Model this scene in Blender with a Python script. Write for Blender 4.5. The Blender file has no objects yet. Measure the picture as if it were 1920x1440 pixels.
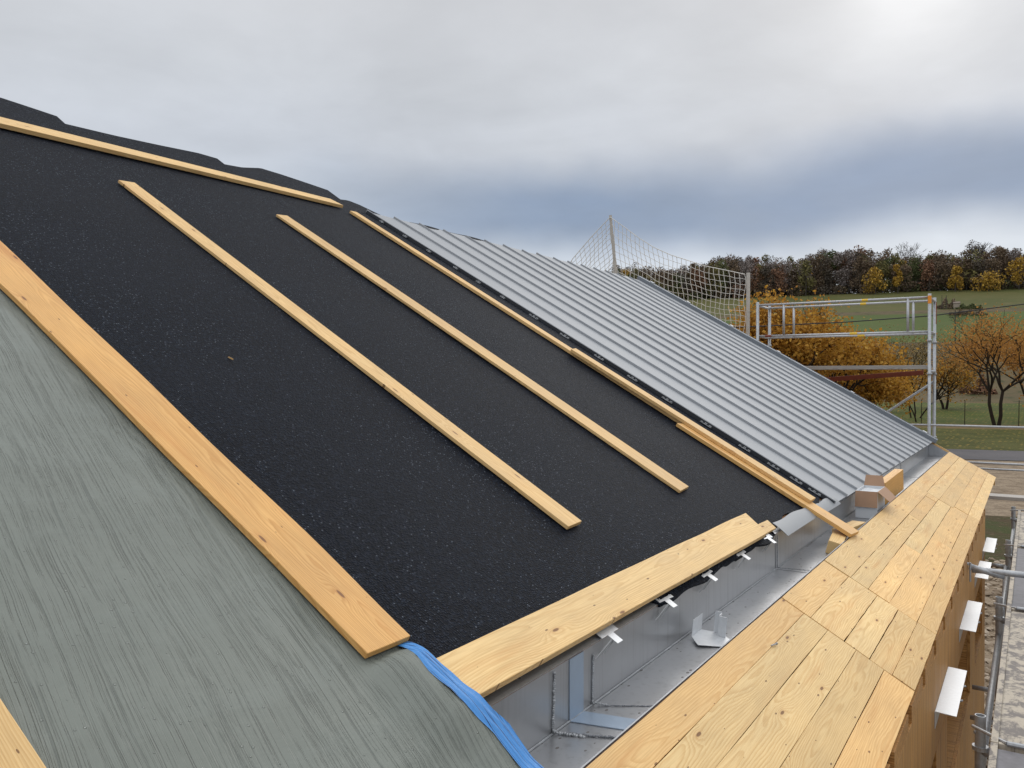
import bpy, bmesh, math, random
import numpy as np
from mathutils import Vector, Matrix

C = bpy.context.scene
COL = C.collection
R = math.radians
CAMZ = 5.0
# ------------------------------------------------------------------ camera
cam = bpy.data.cameras.new('camera'); co = bpy.data.objects.new('camera', cam); COL.objects.link(co)
cam.sensor_width = 36; cam.lens = 1528.6 / 1920 * 36
cam.clip_start = .05; cam.clip_end = 5000
co.location = (0, 0, CAMZ)
co.rotation_euler = (R(90 - .4186), 0, R(32.626))
C.camera = co
# ------------------------------------------------------------------ node helpers
def nd(nt, typ, **kw):
    n = nt.nodes.new(typ)
    ins = kw.pop('ins', {})
    for k, v in kw.items(): setattr(n, k, v)
    for k, v in ins.items():
        s = n.inputs[k]
        if hasattr(v, 'is_output') or isinstance(v, bpy.types.NodeSocket): nt.links.new(v, s)
        else: s.default_value = v
    return n
def mth(nt, op, a, b=None, c=None, clamp=False):
    d = {0: a}
    if b is not None: d[1] = b
    if c is not None: d[2] = c
    return nd(nt, 'ShaderNodeMath', operation=op, use_clamp=clamp, ins=d).outputs[0]
def vm(nt, op, a, b=None):
    d = {0: a}
    if b is not None: d[1] = b
    n = nd(nt, 'ShaderNodeVectorMath', operation=op, ins=d)
    return n.outputs['Value'] if op in ('DOT_PRODUCT', 'LENGTH', 'DISTANCE') else n.outputs[0]
def sstep(nt, v, a, b):
    return nd(nt, 'ShaderNodeMapRange', interpolation_type='SMOOTHSTEP', ins={0: v, 1: a, 2: b, 3: 0., 4: 1.}).outputs[0]
def noise(nt, vec, scale, detail=3, rough=.55, dist=0):
    return nd(nt, 'ShaderNodeTexNoise', ins={'Vector': vec, 'Scale': scale, 'Detail': detail, 'Roughness': rough, 'Distortion': dist}).outputs[0]
def ramp(nt, v, stops, interp='LINEAR'):
    n = nd(nt, 'ShaderNodeValToRGB', ins={0: v}); cr = n.color_ramp; cr.interpolation = interp
    while len(cr.elements) < len(stops): cr.elements.new(.5)
    for e, (p, c) in zip(cr.elements, stops): e.position = p; e.color = (*c, 1)
    return n.outputs[0]
def mix(nt, f, a, b, mode='MIX'):
    n = nd(nt, 'ShaderNodeMix', data_type='RGBA', blend_type=mode)
    for i, v in ((0, f), (6, a), (7, b)):
        s = n.inputs[i]
        if isinstance(v, bpy.types.NodeSocket): nt.links.new(v, s)
        else: s.default_value = (*v, 1) if isinstance(v, tuple) and len(v) == 3 else v
    return n.outputs[2]
def scl(nt, vec, s): return vm(nt, 'MULTIPLY', vec, s)
# ------------------------------------------------------------------ world: broken overcast
SUN_EL, SUN_AZ = R(24.3), R(-6.6)          # azimuth measured from +Y, negative to the left
sdir = Vector((math.sin(SUN_AZ) * math.cos(SUN_EL), math.cos(SUN_AZ) * math.cos(SUN_EL), math.sin(SUN_EL)))
W = bpy.data.worlds.new('World'); C.world = W; W.use_nodes = True
nt = W.node_tree; nt.nodes.clear()
tc = nd(nt, 'ShaderNodeTexCoord'); D_ = vm(nt, 'NORMALIZE', tc.outputs['Generated'])
sep = nd(nt, 'ShaderNodeSeparateXYZ', ins={0: D_}); z = sep.outputs[2]
den = mth(nt, 'ADD', mth(nt, 'MAXIMUM', z, 0.), .16)
pxy = nd(nt, 'ShaderNodeCombineXYZ', ins={0: mth(nt, 'DIVIDE', sep.outputs[0], den), 1: mth(nt, 'DIVIDE', sep.outputs[1], den), 2: 0.}).outputs[0]
n1 = noise(nt, pxy, .75, 5, .5, .3); n2 = noise(nt, pxy, 2.2, 5, .55, .2); n3 = noise(nt, D_, 3.2, 4, .5)
zz = mth(nt, 'ADD', z, mth(nt, 'MULTIPLY', mth(nt, 'SUBTRACT', n3, .5), .10))
base = ramp(nt, zz, [(0, (.64, .70, .78)), (.11, (.68, .735, .81)), (.17, (.62, .68, .765)), (.26, (.58, .615, .675)), (.34, (.61, .635, .675)), (.45, (.645, .655, .68)), (.7, (1.15, 1.17, 1.20)), (1, (1.75, 1.77, 1.82))])
az = vm(nt, 'DOT_PRODUCT', D_, (-.17, .985, 0.))
azm = sstep(nt, az, .72, .93)
band = mth(nt, 'MULTIPLY', sstep(nt, zz, .135, .195), mth(nt, 'SUBTRACT', 1., sstep(nt, zz, .215, .285)))
band = mth(nt, 'MULTIPLY', band, azm)
band = mth(nt, 'MULTIPLY', band, mth(nt, 'ADD', .55, mth(nt, 'MULTIPLY', n1, .7)), clamp=True)
col = mix(nt, band, base, (.205, .285, .425))
lay = noise(nt, scl(nt, D_, (2.6, 2.6, 9.)), 1., 5, .55, .5); lay2 = noise(nt, scl(nt, D_, (6., 6., 14.)), 1., 5, .6, .3)
low = mth(nt, 'SUBTRACT', 1., sstep(nt, z, .30, .55))
layv = mth(nt, 'ADD', 1., mth(nt, 'MULTIPLY', low, mth(nt, 'ADD', mth(nt, 'MULTIPLY', mth(nt, 'SUBTRACT', lay, .5), .30), mth(nt, 'MULTIPLY', mth(nt, 'SUBTRACT', lay2, .5), .20))))
var = mth(nt, 'ADD', .70, mth(nt, 'MULTIPLY', mth(nt, 'ADD', n1, mth(nt, 'MULTIPLY', n2, .6)), .375))
var = mth(nt, 'MULTIPLY', var, layv)
col = mix(nt, 1., col, nd(nt, 'ShaderNodeCombineColor', ins={0: var, 1: var, 2: var}).outputs[0], 'MULTIPLY')
sd = mth(nt, 'MAXIMUM', vm(nt, 'DOT_PRODUCT', D_, tuple(sdir)), 0.)
gl = mth(nt, 'ADD', mth(nt, 'MULTIPLY', mth(nt, 'POWER', sd, 420.), .27), mth(nt, 'MULTIPLY', mth(nt, 'POWER', sd, 60.), .025))
gl = mth(nt, 'MULTIPLY', gl, mth(nt, 'ADD', .45, n2))
col = mix(nt, 1., col, nd(nt, 'ShaderNodeCombineColor', ins={0: gl, 1: gl, 2: mth(nt, 'MULTIPLY', gl, .98)}).outputs[0], 'ADD')
col = mix(nt, 1., col, (10., 10., 10.), 'MULTIPLY')      # brought to the sky texture's own scale
sky = nd(nt, 'ShaderNodeTexSky', sky_type='NISHITA', sun_disc=False, sun_elevation=SUN_EL, sun_rotation=SUN_AZ)
tot = mix(nt, .95, sky.outputs[0], col)
bg = nd(nt, 'ShaderNodeBackground', ins={0: tot, 1: .1})
nt.links.new(bg.outputs[0], nd(nt, 'ShaderNodeOutputWorld').inputs[0])
# ------------------------------------------------------------------ sun behind thin cloud
sl = bpy.data.lights.new('sun', 'SUN'); sl.energy = .75; sl.angle = R(34); sl.color = (1, .96, .9)
so = bpy.data.objects.new('sun', sl); COL.objects.link(so); so.rotation_euler = (-sdir).to_track_quat('-Z', 'Y').to_euler(); so.location = (0, 0, 40)
vs = C.view_settings; vs.view_transform = 'Standard'; vs.look = 'None'; vs.exposure = 0; vs.gamma = 1; vs.use_curve_mapping = False

# ------------------------------------------------------------------ geometry helpers
A = R(29.9); D = 1.4
SV = Vector((-math.cos(A), 0, math.sin(A))); NV = Vector((math.sin(A), 0, math.cos(A))); EV = Vector((0, 1, 0))
def M(e, s, h=0.): return EV * e + SV * s - NV * (D - h) + Vector((0, 0, CAMZ))
ROOFQ = Matrix((EV, -SV, NV)).transposed()     # columns: along eave, down slope, normal
rnd = random.Random(4)

class MB:
    def __init__(s): s.v = []; s.f = []; s.m = []; s.mi = 0
    def add(s, vs_, fs): 
        o = len(s.v); s.v += [tuple(p) for p in vs_]; s.f += [tuple(i + o for i in f) for f in fs]; s.m += [s.mi] * len(fs); return s
    def box(s, lo, hi, mat=None):
        x0, y0, z0 = lo; x1, y1, z1 = hi
        p = [Vector(q) for q in ((x0, y0, z0), (x1, y0, z0), (x1, y1, z0), (x0, y1, z0), (x0, y0, z1), (x1, y0, z1), (x1, y1, z1), (x0, y1, z1))]
        if mat: p = [mat @ q for q in p]
        return s.add(p, [(0, 3, 2, 1), (4, 5, 6, 7), (0, 1, 5, 4), (1, 2, 6, 5), (2, 3, 7, 6), (3, 0, 4, 7)])
    def hexa(s, b, t):   # bottom quad, top quad
        return s.add(list(b) + list(t), [(0, 3, 2, 1), (4, 5, 6, 7), (0, 1, 5, 4), (1, 2, 6, 5), (2, 3, 7, 6), (3, 0, 4, 7)])
    def tube(s, p0, p1, r, n=12, r1=None, cap=True):
        p0 = Vector(p0); p1 = Vector(p1); d = (p1 - p0)
        if d.length < 1e-6: return s
        d.normalize(); a = d.orthogonal().normalized(); b = d.cross(a); r1 = r if r1 is None else r1
        vs_ = [p0 + (a * math.cos(t) + b * math.sin(t)) * r for t in [2 * math.pi * i / n for i in range(n)]]
        vs_ += [p1 + (a * math.cos(t) + b * math.sin(t)) * r1 for t in [2 * math.pi * i / n for i in range(n)]]
        fs = [(i, (i + 1) % n, n + (i + 1) % n, n + i) for i in range(n)]
        if cap: fs += [tuple(range(n - 1, -1, -1)), tuple(range(n, 2 * n))]
        return s.add(vs_, fs)
    def path(s, pts, r, n=8):
        for a, b in zip(pts, pts[1:]): s.tube(a, b, r, n)
        return s
    def grid(s, fn, nu, nv):
        vs_ = [fn(i / nu, j / nv) for j in range(nv + 1) for i in range(nu + 1)]
        return s.add(vs_, [(j * (nu + 1) + i, (j + 1) * (nu + 1) + i, (j + 1) * (nu + 1) + i + 1, j * (nu + 1) + i + 1) for j in range(nv) for i in range(nu)])
    def build(s, name, mat, parent=None, smooth=False, mw=None, bevel=0):
        me = bpy.data.meshes.new(name); me.from_pydata(s.v, [], s.f); me.update()
        for m_ in (mat if isinstance(mat, (list, tuple)) else [mat]): me.materials.append(m_)
        if any(s.m): me.polygons.foreach_set('material_index', s.m)
        if smooth: me.polygons.foreach_set('use_smooth', [True] * len(me.polygons))
        o = bpy.data.objects.new(name, me); COL.objects.link(o)
        if mw is not None: o.matrix_basis = mw
        if parent is not None: attach(o, parent)
        if bevel:
            b = o.modifiers.new('bevel', 'BEVEL'); b.width = bevel; b.segments = 2; b.limit_method = 'ANGLE'
        return o
def world_basis(o):
    m = o.matrix_basis.copy()
    return (world_basis(o.parent) @ o.matrix_parent_inverse @ m) if o.parent else m
def attach(o, p):
    o.parent = p; o.matrix_parent_inverse = world_basis(p).inverted()
def solid(o, t, off=-1):
    m_ = o.modifiers.new('solid', 'SOLIDIFY'); m_.thickness = t; m_.offset = off
    e_ = o.modifiers.new('split', 'EDGE_SPLIT'); e_.split_angle = R(35)
def tag(o, label=None, cat=None, group=None, kind=None):
    if label: o['label'] = label
    if cat: o['category'] = cat
    if group: o['group'] = group
    if kind: o['kind'] = kind
    return o
def thing(name, label, cat, loc=(0, 0, 0), group=None):
    o = bpy.data.objects.new(name, None); COL.objects.link(o); o.location = loc; o.empty_display_size = .2
    return tag(o, label, cat, group)

# ------------------------------------------------------------------ materials
def newmat(name):
    m = bpy.data.materials.new(name); m.use_nodes = True; nt = m.node_tree
    return m, nt, nt.nodes['Principled BSDF']
def setb(nt, b, **kw):
    for k, v in kw.items():
        k = {'base': 'Base Color', 'rough': 'Roughness', 'metal': 'Metallic', 'spec': 'Specular IOR Level', 'normal': 'Normal', 'coat': 'Coat Weight'}[k]
        s = b.inputs[k]
        if isinstance(v, bpy.types.NodeSocket): nt.links.new(v, s)
        else: s.default_value = (*v, 1) if isinstance(v, tuple) and len(v) == 3 else v
def bump(nt, h, dist, strength=1.):
    return nd(nt, 'ShaderNodeBump', ins={'Height': h, 'Distance': dist, 'Strength': strength}).outputs[0]

def wood(name, early, late, ring=120., knots=.5, tint=.16, rough=.6, stain=.3, contrast=.8, stripe=0.):
    m, nt, b = newmat(name)
    ob = nd(nt, 'ShaderNodeTexCoord').outputs['Object']; rd = nd(nt, 'ShaderNodeObjectInfo').outputs['Random']
    rb = mth(nt, 'FRACT', mth(nt, 'MULTIPLY', rd, 17.31)); rc = mth(nt, 'FRACT', mth(nt, 'MULTIPLY', rd, 91.7))
    off = nd(nt, 'ShaderNodeCombineXYZ', ins={0: mth(nt, 'MULTIPLY', rd, 37.), 1: mth(nt, 'MULTIPLY', rb, 11.), 2: mth(nt, 'MULTIPLY', rc, 7.)}).outputs[0]
    p = vm(nt, 'ADD', ob, off)
    se = nd(nt, 'ShaderNodeSeparateXYZ', ins={0: ob})
    w1 = mth(nt, 'SUBTRACT', noise(nt, scl(nt, p, (1.3, 4., 4.)), 1., 2, .5), .5)
    w1b = mth(nt, 'SUBTRACT', noise(nt, scl(nt, vm(nt, 'ADD', p, (5.2, 1.7, 3.)), (1.1, 3., 3.)), 1., 2, .5), .5)
    w2 = mth(nt, 'SUBTRACT', noise(nt, scl(nt, p, (5., 26., 26.)), 1., 3, .6), .5)
    vk = nd(nt, 'ShaderNodeTexVoronoi', voronoi_dimensions='2D', ins={'Vector': scl(nt, p, (2.6, 9., 1.)), 'Scale': 1., 'Randomness': 1.})
    msk = mth(nt, 'LESS_THAN', nd(nt, 'ShaderNodeSeparateColor', ins={0: vk.outputs['Color']}).outputs[0], knots)
    kd = vk.outputs['Distance']
    kn = mth(nt, 'MULTIPLY', mth(nt, 'EXPONENT', mth(nt, 'MULTIPLY', mth(nt, 'MULTIPLY', kd, kd), -22.)), msk)
    ry = mth(nt, 'ADD', se.outputs[1], mth(nt, 'ADD', mth(nt, 'MULTIPLY', w1, .12), mth(nt, 'MULTIPLY', mth(nt, 'SUBTRACT', rb, .5), .09)))
    rz = mth(nt, 'ADD', se.outputs[2], mth(nt, 'ADD', mth(nt, 'MULTIPLY', w1b, .07), mth(nt, 'ADD', .03, mth(nt, 'MULTIPLY', rc, .05))))
    rr = mth(nt, 'SQRT', mth(nt, 'ADD', mth(nt, 'MULTIPLY', ry, ry), mth(nt, 'MULTIPLY', rz, rz)))
    rr = mth(nt, 'ADD', rr, mth(nt, 'ADD', mth(nt, 'MULTIPLY', w2, .009), mth(nt, 'MULTIPLY', kn, .026)))
    fr = mth(nt, 'FRACT', mth(nt, 'MULTIPLY', rr, ring))
    lw = mth(nt, 'MULTIPLY', sstep(nt, fr, .25, .88), mth(nt, 'SUBTRACT', 1., sstep(nt, fr, .93, 1.)))
    fib = noise(nt, scl(nt, p, (6., 220., 220.)), 1., 2, .6)
    lw = mth(nt, 'MULTIPLY', lw, mth(nt, 'MULTIPLY', mth(nt, 'ADD', .35, noise(nt, scl(nt, p, (1.5, 9., 9.)), 1., 3)), contrast), clamp=True)
    c = mix(nt, lw, early, late)
    c = mix(nt, mth(nt, 'MULTIPLY', mth(nt, 'SUBTRACT', fib, .38, clamp=True), 1.1, clamp=True), c, tuple(q * .74 for q in late))
    if stripe:
        st = noise(nt, scl(nt, p, (1.2, 70., 70.)), 1., 3, .65)
        c = mix(nt, mth(nt, 'MULTIPLY', sstep(nt, st, .45, .7), stripe), c, tuple(q * .55 for q in late))
    # reddish heartwood streaks along the grain and knots
    hw = sstep(nt, noise(nt, scl(nt, vm(nt, 'ADD', p, (9., 4., 1.)), (.7, 11., 5.)), 1., 3, .6), .62 - .1 * stain, .78)
    c = mix(nt, mth(nt, 'MULTIPLY', hw, .5), c, tuple(a * b_ for a, b_ in zip(late, (.86, .62, .42))))
    kring = mth(nt, 'MULTIPLY', mth(nt, 'SUBTRACT', 1., sstep(nt, kd, .03, .16)), msk)
    c = mix(nt, mth(nt, 'MULTIPLY', kring, .3), c, tuple(a * b_ for a, b_ in zip(late, (.8, .62, .5))))
    kcore = mth(nt, 'MULTIPLY', mth(nt, 'SUBTRACT', 1., sstep(nt, kd, .035, .06)), msk)
    c = mix(nt, mth(nt, 'MULTIPLY', kcore, .85), c, (.17, .072, .03))
    # short dark pin marks
    pv = nd(nt, 'ShaderNodeTexVoronoi', voronoi_dimensions='2D', ins={'Vector': scl(nt, p, (9., 26., 1.)), 'Scale': 1.})
    rc_pin = nd(nt, 'ShaderNodeSeparateColor', ins={0: pv.outputs['Color']}).outputs[0]
    pm = mth(nt, 'MULTIPLY', mth(nt, 'LESS_THAN', pv.outputs['Distance'], mth(nt, 'MULTIPLY', rc_pin, .10)), mth(nt, 'LESS_THAN', nd(nt, 'ShaderNodeSeparateColor', ins={0: pv.outputs['Color']}).outputs[1], .13))
    c = mix(nt, mth(nt, 'MULTIPLY', pm, .8), c, (.14, .06, .025))
    big = noise(nt, scl(nt, p, (2.2, 5., 5.)), 1., 3, .6)
    tv = mth(nt, 'ADD', 1. - tint * .5, mth(nt, 'MULTIPLY', rc, tint)); tv = mth(nt, 'MULTIPLY', tv, mth(nt, 'ADD', .76, mth(nt, 'MULTIPLY', big, .48)))
    tb = mth(nt, 'MULTIPLY', tv, mth(nt, 'ADD', 1. - tint * .7, mth(nt, 'MULTIPLY', rb, tint * 1.2)))
    c = mix(nt, 1., c, nd(nt, 'ShaderNodeCombineColor', ins={0: tv, 1: mth(nt, 'MULTIPLY', mth(nt, 'ADD', tv, tb), .5), 2: tb}).outputs[0], 'MULTIPLY')
    saw = noise(nt, scl(nt, p, (160., 9., 9.)), 1., 2)
    hgt = mth(nt, 'ADD', mth(nt, 'MULTIPLY', fib, .5), mth(nt, 'ADD', mth(nt, 'MULTIPLY', saw, .35), mth(nt, 'MULTIPLY', lw, .3)))
    setb(nt, b, base=c, rough=mth(nt, 'ADD', rough - .1, mth(nt, 'MULTIPLY', big, .25)), spec=.3, normal=bump(nt, hgt, .0012, .6))
    return m
W_DECK = wood('pine_deck', (.82, .57, .265), (.63, .37, .135), ring=165, knots=.24, tint=.20, contrast=.62, stain=.5)
W_BOARD = wood('pine_board', (.80, .55, .255), (.62, .365, .135), ring=170, knots=.24, tint=.14, contrast=.6)
W_WARM = wood('larch_board', (.76, .455, .165), (.56, .275, .075), ring=170, knots=.34, tint=.10, rough=.5, stain=.7, contrast=.65)
W_WALL = wood('wall_panel', (.62, .36, .13), (.36, .175, .05), ring=210, knots=.1, tint=.14, rough=.5, contrast=1.1, stripe=.8)
W_DARK = wood('dark_timber', (.40, .18, .06), (.24, .10, .03), ring=150, knots=.2, tint=.1)
W_GREY = wood('weathered_plank', (.42, .40, .37), (.24, .225, .21), ring=150, knots=.2, tint=.1, stain=0)

def simple(name, base, rough=.5, metal=0., nscale=0, namt=.2, bumpd=0, spec=.5, coords='Object'):
    m, nt, b = newmat(name)
    if nscale:
        p = nd(nt, 'ShaderNodeTexCoord').outputs[coords]
        n = noise(nt, p, nscale, 5, .6)
        f = mth(nt, 'ADD', 1. - namt, mth(nt, 'MULTIPLY', n, namt * 2))
        c = mix(nt, 1., base, nd(nt, 'ShaderNodeCombineColor', ins={0: f, 1: f, 2: f}).outputs[0], 'MULTIPLY')
        setb(nt, b, base=c, rough=mth(nt, 'ADD', rough - .1, mth(nt, 'MULTIPLY', n, .2)), metal=metal, spec=spec)
        if bumpd: setb(nt, b, normal=bump(nt, n, bumpd))
    else: setb(nt, b, base=base, rough=rough, metal=metal, spec=spec)
    return m
GALV = simple('galvanised_steel', (.40, .415, .43), .5, .5, 34, .5, .0006)
ZINCW = simple('bright_galvanised_plate', (.66, .68, .70), .42, .4, 45, .16)
ALU = simple('aluminium_tube', (.46, .47, .485), .45, .5, 30, .4)
RED = simple('red_paint', (.24, .06, .035), .55, 0, 14, .4)
ORANGE = simple('orange_paint', (.75, .27, .02), .5)
YELLOW = simple('yellow_label', (.78, .50, .04), .5)
BLACK = simple('black_rubber', (.015, .015, .017), .6)
CARD = simple('cardboard', (.40, .245, .155), .8, 0, 20, .1)
CARDW = simple('white_carton', (.62, .64, .66), .65, 0, 10, .05)
ROPE = simple('white_rope', (.72, .70, .64), .8, 0, 40, .1)
NETP = simple('weathered_pole', (.50, .47, .42), .8, 0, 18, .3)
MEMB = simple('brown_membrane', (.10, .065, .05), .6)
SEALT = simple('grey_sealant', (.20, .21, .23), .55, 0, 120, .5, .003)
SNAP = simple('flashing_zinc', (.26, .275, .29), .5, .25, 8, .15)
FLASH = simple('verge_zinc', (.20, .22, .245), .5, .45, 8, .12)
UND = simple('dark_underlay', (.02, .02, .022), .8)

def felt_mat():
    m, nt, b = newmat('black_nubbed_felt')
    ob = nd(nt, 'ShaderNodeTexCoord').outputs['Object']
    v = nd(nt, 'ShaderNodeTexVoronoi', feature='SMOOTH_F1', ins={'Vector': vm(nt, 'ADD', ob, scl(nt, noise_c(nt, ob, 30.), (.004, .004, .004))), 'Scale': 112., 'Smoothness': .15, 'Randomness': .62})
    v2 = noise(nt, ob, 230., 2, .6); big = noise(nt, ob, 1.1, 4, .6); mid = noise(nt, scl(nt, ob, (9., 5., 9.)), 1., 3, .6)
    cellr = nd(nt, 'ShaderNodeSeparateColor', ins={0: v.outputs['Color']}).outputs[0]
    nub = mth(nt, 'SUBTRACT', 1., sstep(nt, v.outputs['Distance'], .15, .62))
    h = mth(nt, 'ADD', mth(nt, 'MULTIPLY', nub, mth(nt, 'ADD', .6, mth(nt, 'MULTIPLY', cellr, .5))), mth(nt, 'MULTIPLY', v2, .25))
    gr = noise(nt, ob, 70., 5, .8); fl = sstep(nt, gr, .50, .66)
    c = mix(nt, mth(nt, 'MULTIPLY', nub, mth(nt, 'ADD', .12, mth(nt, 'MULTIPLY', cellr, .9))), (.0018, .0028, .0065), (.0270, .0385, .0630))
    c = mix(nt, mth(nt, 'MULTIPLY', fl, .6), c, (.030, .041, .063))
    c = mix(nt, sstep(nt, gr, .50, .34), c, (.0020, .0028, .0052))
    sp2 = sstep(nt, noise(nt, ob, 150., 3, .8), .66, .74)
    c = mix(nt, mth(nt, 'MULTIPLY', sp2, .6), c, (.12, .14, .17))
    c = mix(nt, mth(nt, 'MULTIPLY', sstep(nt, big, .4, .7), .3), c, (.010, .0135, .022))
    wh = mth(nt, 'MULTIPLY', sstep(nt, cellr, .88, .97), .9)
    c = mix(nt, mth(nt, 'MULTIPLY', wh, mth(nt, 'SUBTRACT', 1., sstep(nt, v.outputs['Distance'], .2, .45))), c, (.19, .215, .255))
    nrm = bump(nt, h, .0065, 1.)
    setb(nt, b, base=c, rough=.7, spec=.10, normal=nrm)
    return m
def noise_c(nt, vec, scale):
    n = nd(nt, 'ShaderNodeTexNoise', ins={'Vector': vec, 'Scale': scale}); return n.outputs['Color']
FELT = felt_mat()

def metal_roof_mat():
    m, nt, b = newmat('seamed_aluminium')
    ob = nd(nt, 'ShaderNodeTexCoord').outputs['Object']; rd = nd(nt, 'ShaderNodeObjectInfo').outputs['Random']
    p = vm(nt, 'ADD', ob, nd(nt, 'ShaderNodeCombineXYZ', ins={0: mth(nt, 'MULTIPLY', rd, 9.), 1: 0., 2: 0.}).outputs[0])
    n = noise(nt, scl(nt, p, (3., 1., 1.)), 1.5, 4, .6); f = noise(nt, ob, 160., 2, .5); st = noise(nt, scl(nt, p, (26., .6, 26.)), 1., 3, .6)
    k = mth(nt, 'ADD', .86, mth(nt, 'ADD', mth(nt, 'MULTIPLY', n, .12), mth(nt, 'ADD', mth(nt, 'MULTIPLY', st, .12), mth(nt, 'MULTIPLY', rd, .08))))
    c = mix(nt, 1., (.315, .330, .348), nd(nt, 'ShaderNodeCombineColor', ins={0: k, 1: k, 2: k}).outputs[0], 'MULTIPLY')
    setb(nt, b, base=c, metal=.06, spec=.35, rough=mth(nt, 'ADD', .55, mth(nt, 'MULTIPLY', n, .12)), normal=bump(nt, mth(nt, 'ADD', mth(nt, 'MULTIPLY', f, .10), n), .0012, .3))
    return m
SEAM = metal_roof_mat()

def gutter_mat():
    m, nt, b = newmat('stainless_gutter')
    ob = nd(nt, 'ShaderNodeTexCoord').outputs['Object']
    n = noise(nt, scl(nt, ob, (2., 1., 2.)), 2.2, 4, .6)
    drip = noise(nt, scl(nt, ob, (40., 34., 1.5)), 1., 3, .6)
    sp = nd(nt, 'ShaderNodeTexVoronoi', ins={'Vector': scl(nt, ob, (1., .6, 1.)), 'Scale': 38.})
    spr = nd(nt, 'ShaderNodeSeparateColor', ins={0: sp.outputs['Color']}).outputs[0]
    nz = nd(nt, 'ShaderNodeSeparateXYZ', ins={0: nd(nt, 'ShaderNodeNewGeometry').outputs['Normal']}).outputs[2]
    dirt = mth(nt, 'MULTIPLY', mth(nt, 'MULTIPLY', mth(nt, 'LESS_THAN', spr, .42), mth(nt, 'LESS_THAN', sp.outputs['Distance'], mth(nt, 'MULTIPLY', spr, .55))), mth(nt, 'GREATER_THAN', nz, .5))
    c = mix(nt, n, (.38, .385, .395), (.53, .54, .555))
    c = mix(nt, mth(nt, 'MULTIPLY', sstep(nt, drip, .50, .75), .34), c, (.22, .215, .21))
    c = mix(nt, mth(nt, 'MULTIPLY', dirt, .8), c, (.06, .05, .042))
    rg = mth(nt, 'ADD', .25, mth(nt, 'ADD', mth(nt, 'MULTIPLY', n, .16), mth(nt, 'MULTIPLY', dirt, .4)))
    setb(nt, b, base=c, metal=mth(nt, 'SUBTRACT', .75, mth(nt, 'MULTIPLY', dirt, .75)), rough=rg, normal=bump(nt, n, .01, .25))
    return m
GUT = gutter_mat()

def tarp_mat():
    m, nt, b = newmat('grey_green_tarpaulin')
    ob = nd(nt, 'ShaderNodeTexCoord').outputs['Object']       # x along eave, y down slope
    wv = noise(nt, scl(nt, ob, (2.5, 1.2, 1.)), 1., 3, .5)
    so_ = nd(nt, 'ShaderNodeSeparateXYZ', ins={0: ob})
    q = vm(nt, 'ADD', ob, nd(nt, 'ShaderNodeCombineXYZ', ins={0: mth(nt, 'ADD', mth(nt, 'MULTIPLY', wv, .05), mth(nt, 'MULTIPLY', so_.outputs[1], .18)), 1: 0., 2: 0.}).outputs[0])
    ln = noise(nt, scl(nt, q, (50., .22, 1.)), 1., 2, .5, .0)
    ln2 = noise(nt, scl(nt, vm(nt, 'ADD', q, (3., 1., 0.)), (110., 2., 1.)), 1., 2, .5, .0)
    ln3 = noise(nt, scl(nt, vm(nt, 'ADD', q, (7., 2., 0.)), (95., .35, 1.)), 1., 2, .5, 0.)
    thin = lambda v, w_: mth(nt, 'SUBTRACT', 1., sstep(nt, mth(nt, 'ABSOLUTE', mth(nt, 'SUBTRACT', v, .5)), .0, w_))
    groove = thin(ln, .028); groove3 = thin(ln3, .036); groove2 = thin(ln2, .05)
    gate = sstep(nt, noise(nt, scl(nt, q, (26., 3., 1.)), 1., 4, .7), .36, .60)
    gate2 = sstep(nt, noise(nt, scl(nt, vm(nt, 'ADD', ob, (4., 9., 0.)), (30., 3.5, 1.)), 1., 4, .7), .38, .60)
    bands = noise(nt, scl(nt, vm(nt, 'ADD', ob, nd(nt, 'ShaderNodeCombineXYZ', ins={0: 0., 1: mth(nt, 'MULTIPLY', wv, .25), 2: 0.}).outputs[0]), (.5, 7., 1.)), 1., 4, .6)
    groove = mth(nt, 'MAXIMUM', mth(nt, 'MULTIPLY', groove, gate), mth(nt, 'MULTIPLY', groove3, mth(nt, 'MULTIPLY', gate2, .8)))
    dr = nd(nt, 'ShaderNodeTexVoronoi', ins={'Vector': ob, 'Scale': 48.})
    drr = nd(nt, 'ShaderNodeSeparateColor', ins={0: dr.outputs['Color']}).outputs[0]
    drop = mth(nt, 'MULTIPLY', mth(nt, 'SUBTRACT', 1., sstep(nt, dr.outputs['Distance'], .10, .19)), mth(nt, 'LESS_THAN', drr, .20))
    soft = noise(nt, scl(nt, ob, (3., 6., 1.)), 1., 4, .6)
    weave = noise(nt, scl(nt, ob, (420., 420., 1.)), 1., 1)
    h = mth(nt, 'SUBTRACT', mth(nt, 'ADD', mth(nt, 'MULTIPLY', soft, .5), mth(nt, 'MULTIPLY', bands, .7)), mth(nt, 'ADD', mth(nt, 'MULTIPLY', groove, .30), mth(nt, 'MULTIPLY', groove2, .04)))
    h = mth(nt, 'ADD', h, mth(nt, 'ADD', mth(nt, 'MULTIPLY', drop, .5), mth(nt, 'MULTIPLY', weave, .05)))
    c = mix(nt, soft, (.156, .172, .150), (.200, .218, .192))
    c = mix(nt, mth(nt, 'MULTIPLY', groove, .5), c, (.062, .073, .065))
    c = mix(nt, mth(nt, 'MULTIPLY', sstep(nt, bands, .42, .66), .35), c, (.20, .222, .20))
    c = mix(nt, mth(nt, 'MULTIPLY', drop, .45), c, (.30, .32, .30))  # lighter colour paints a glint on each droplet
    setb(nt, b, base=c, rough=mth(nt, 'SUBTRACT', .42, mth(nt, 'MULTIPLY', drop, .3)), spec=.28, normal=bump(nt, h, .009, .75))
    return m
TARP = tarp_mat()
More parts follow.
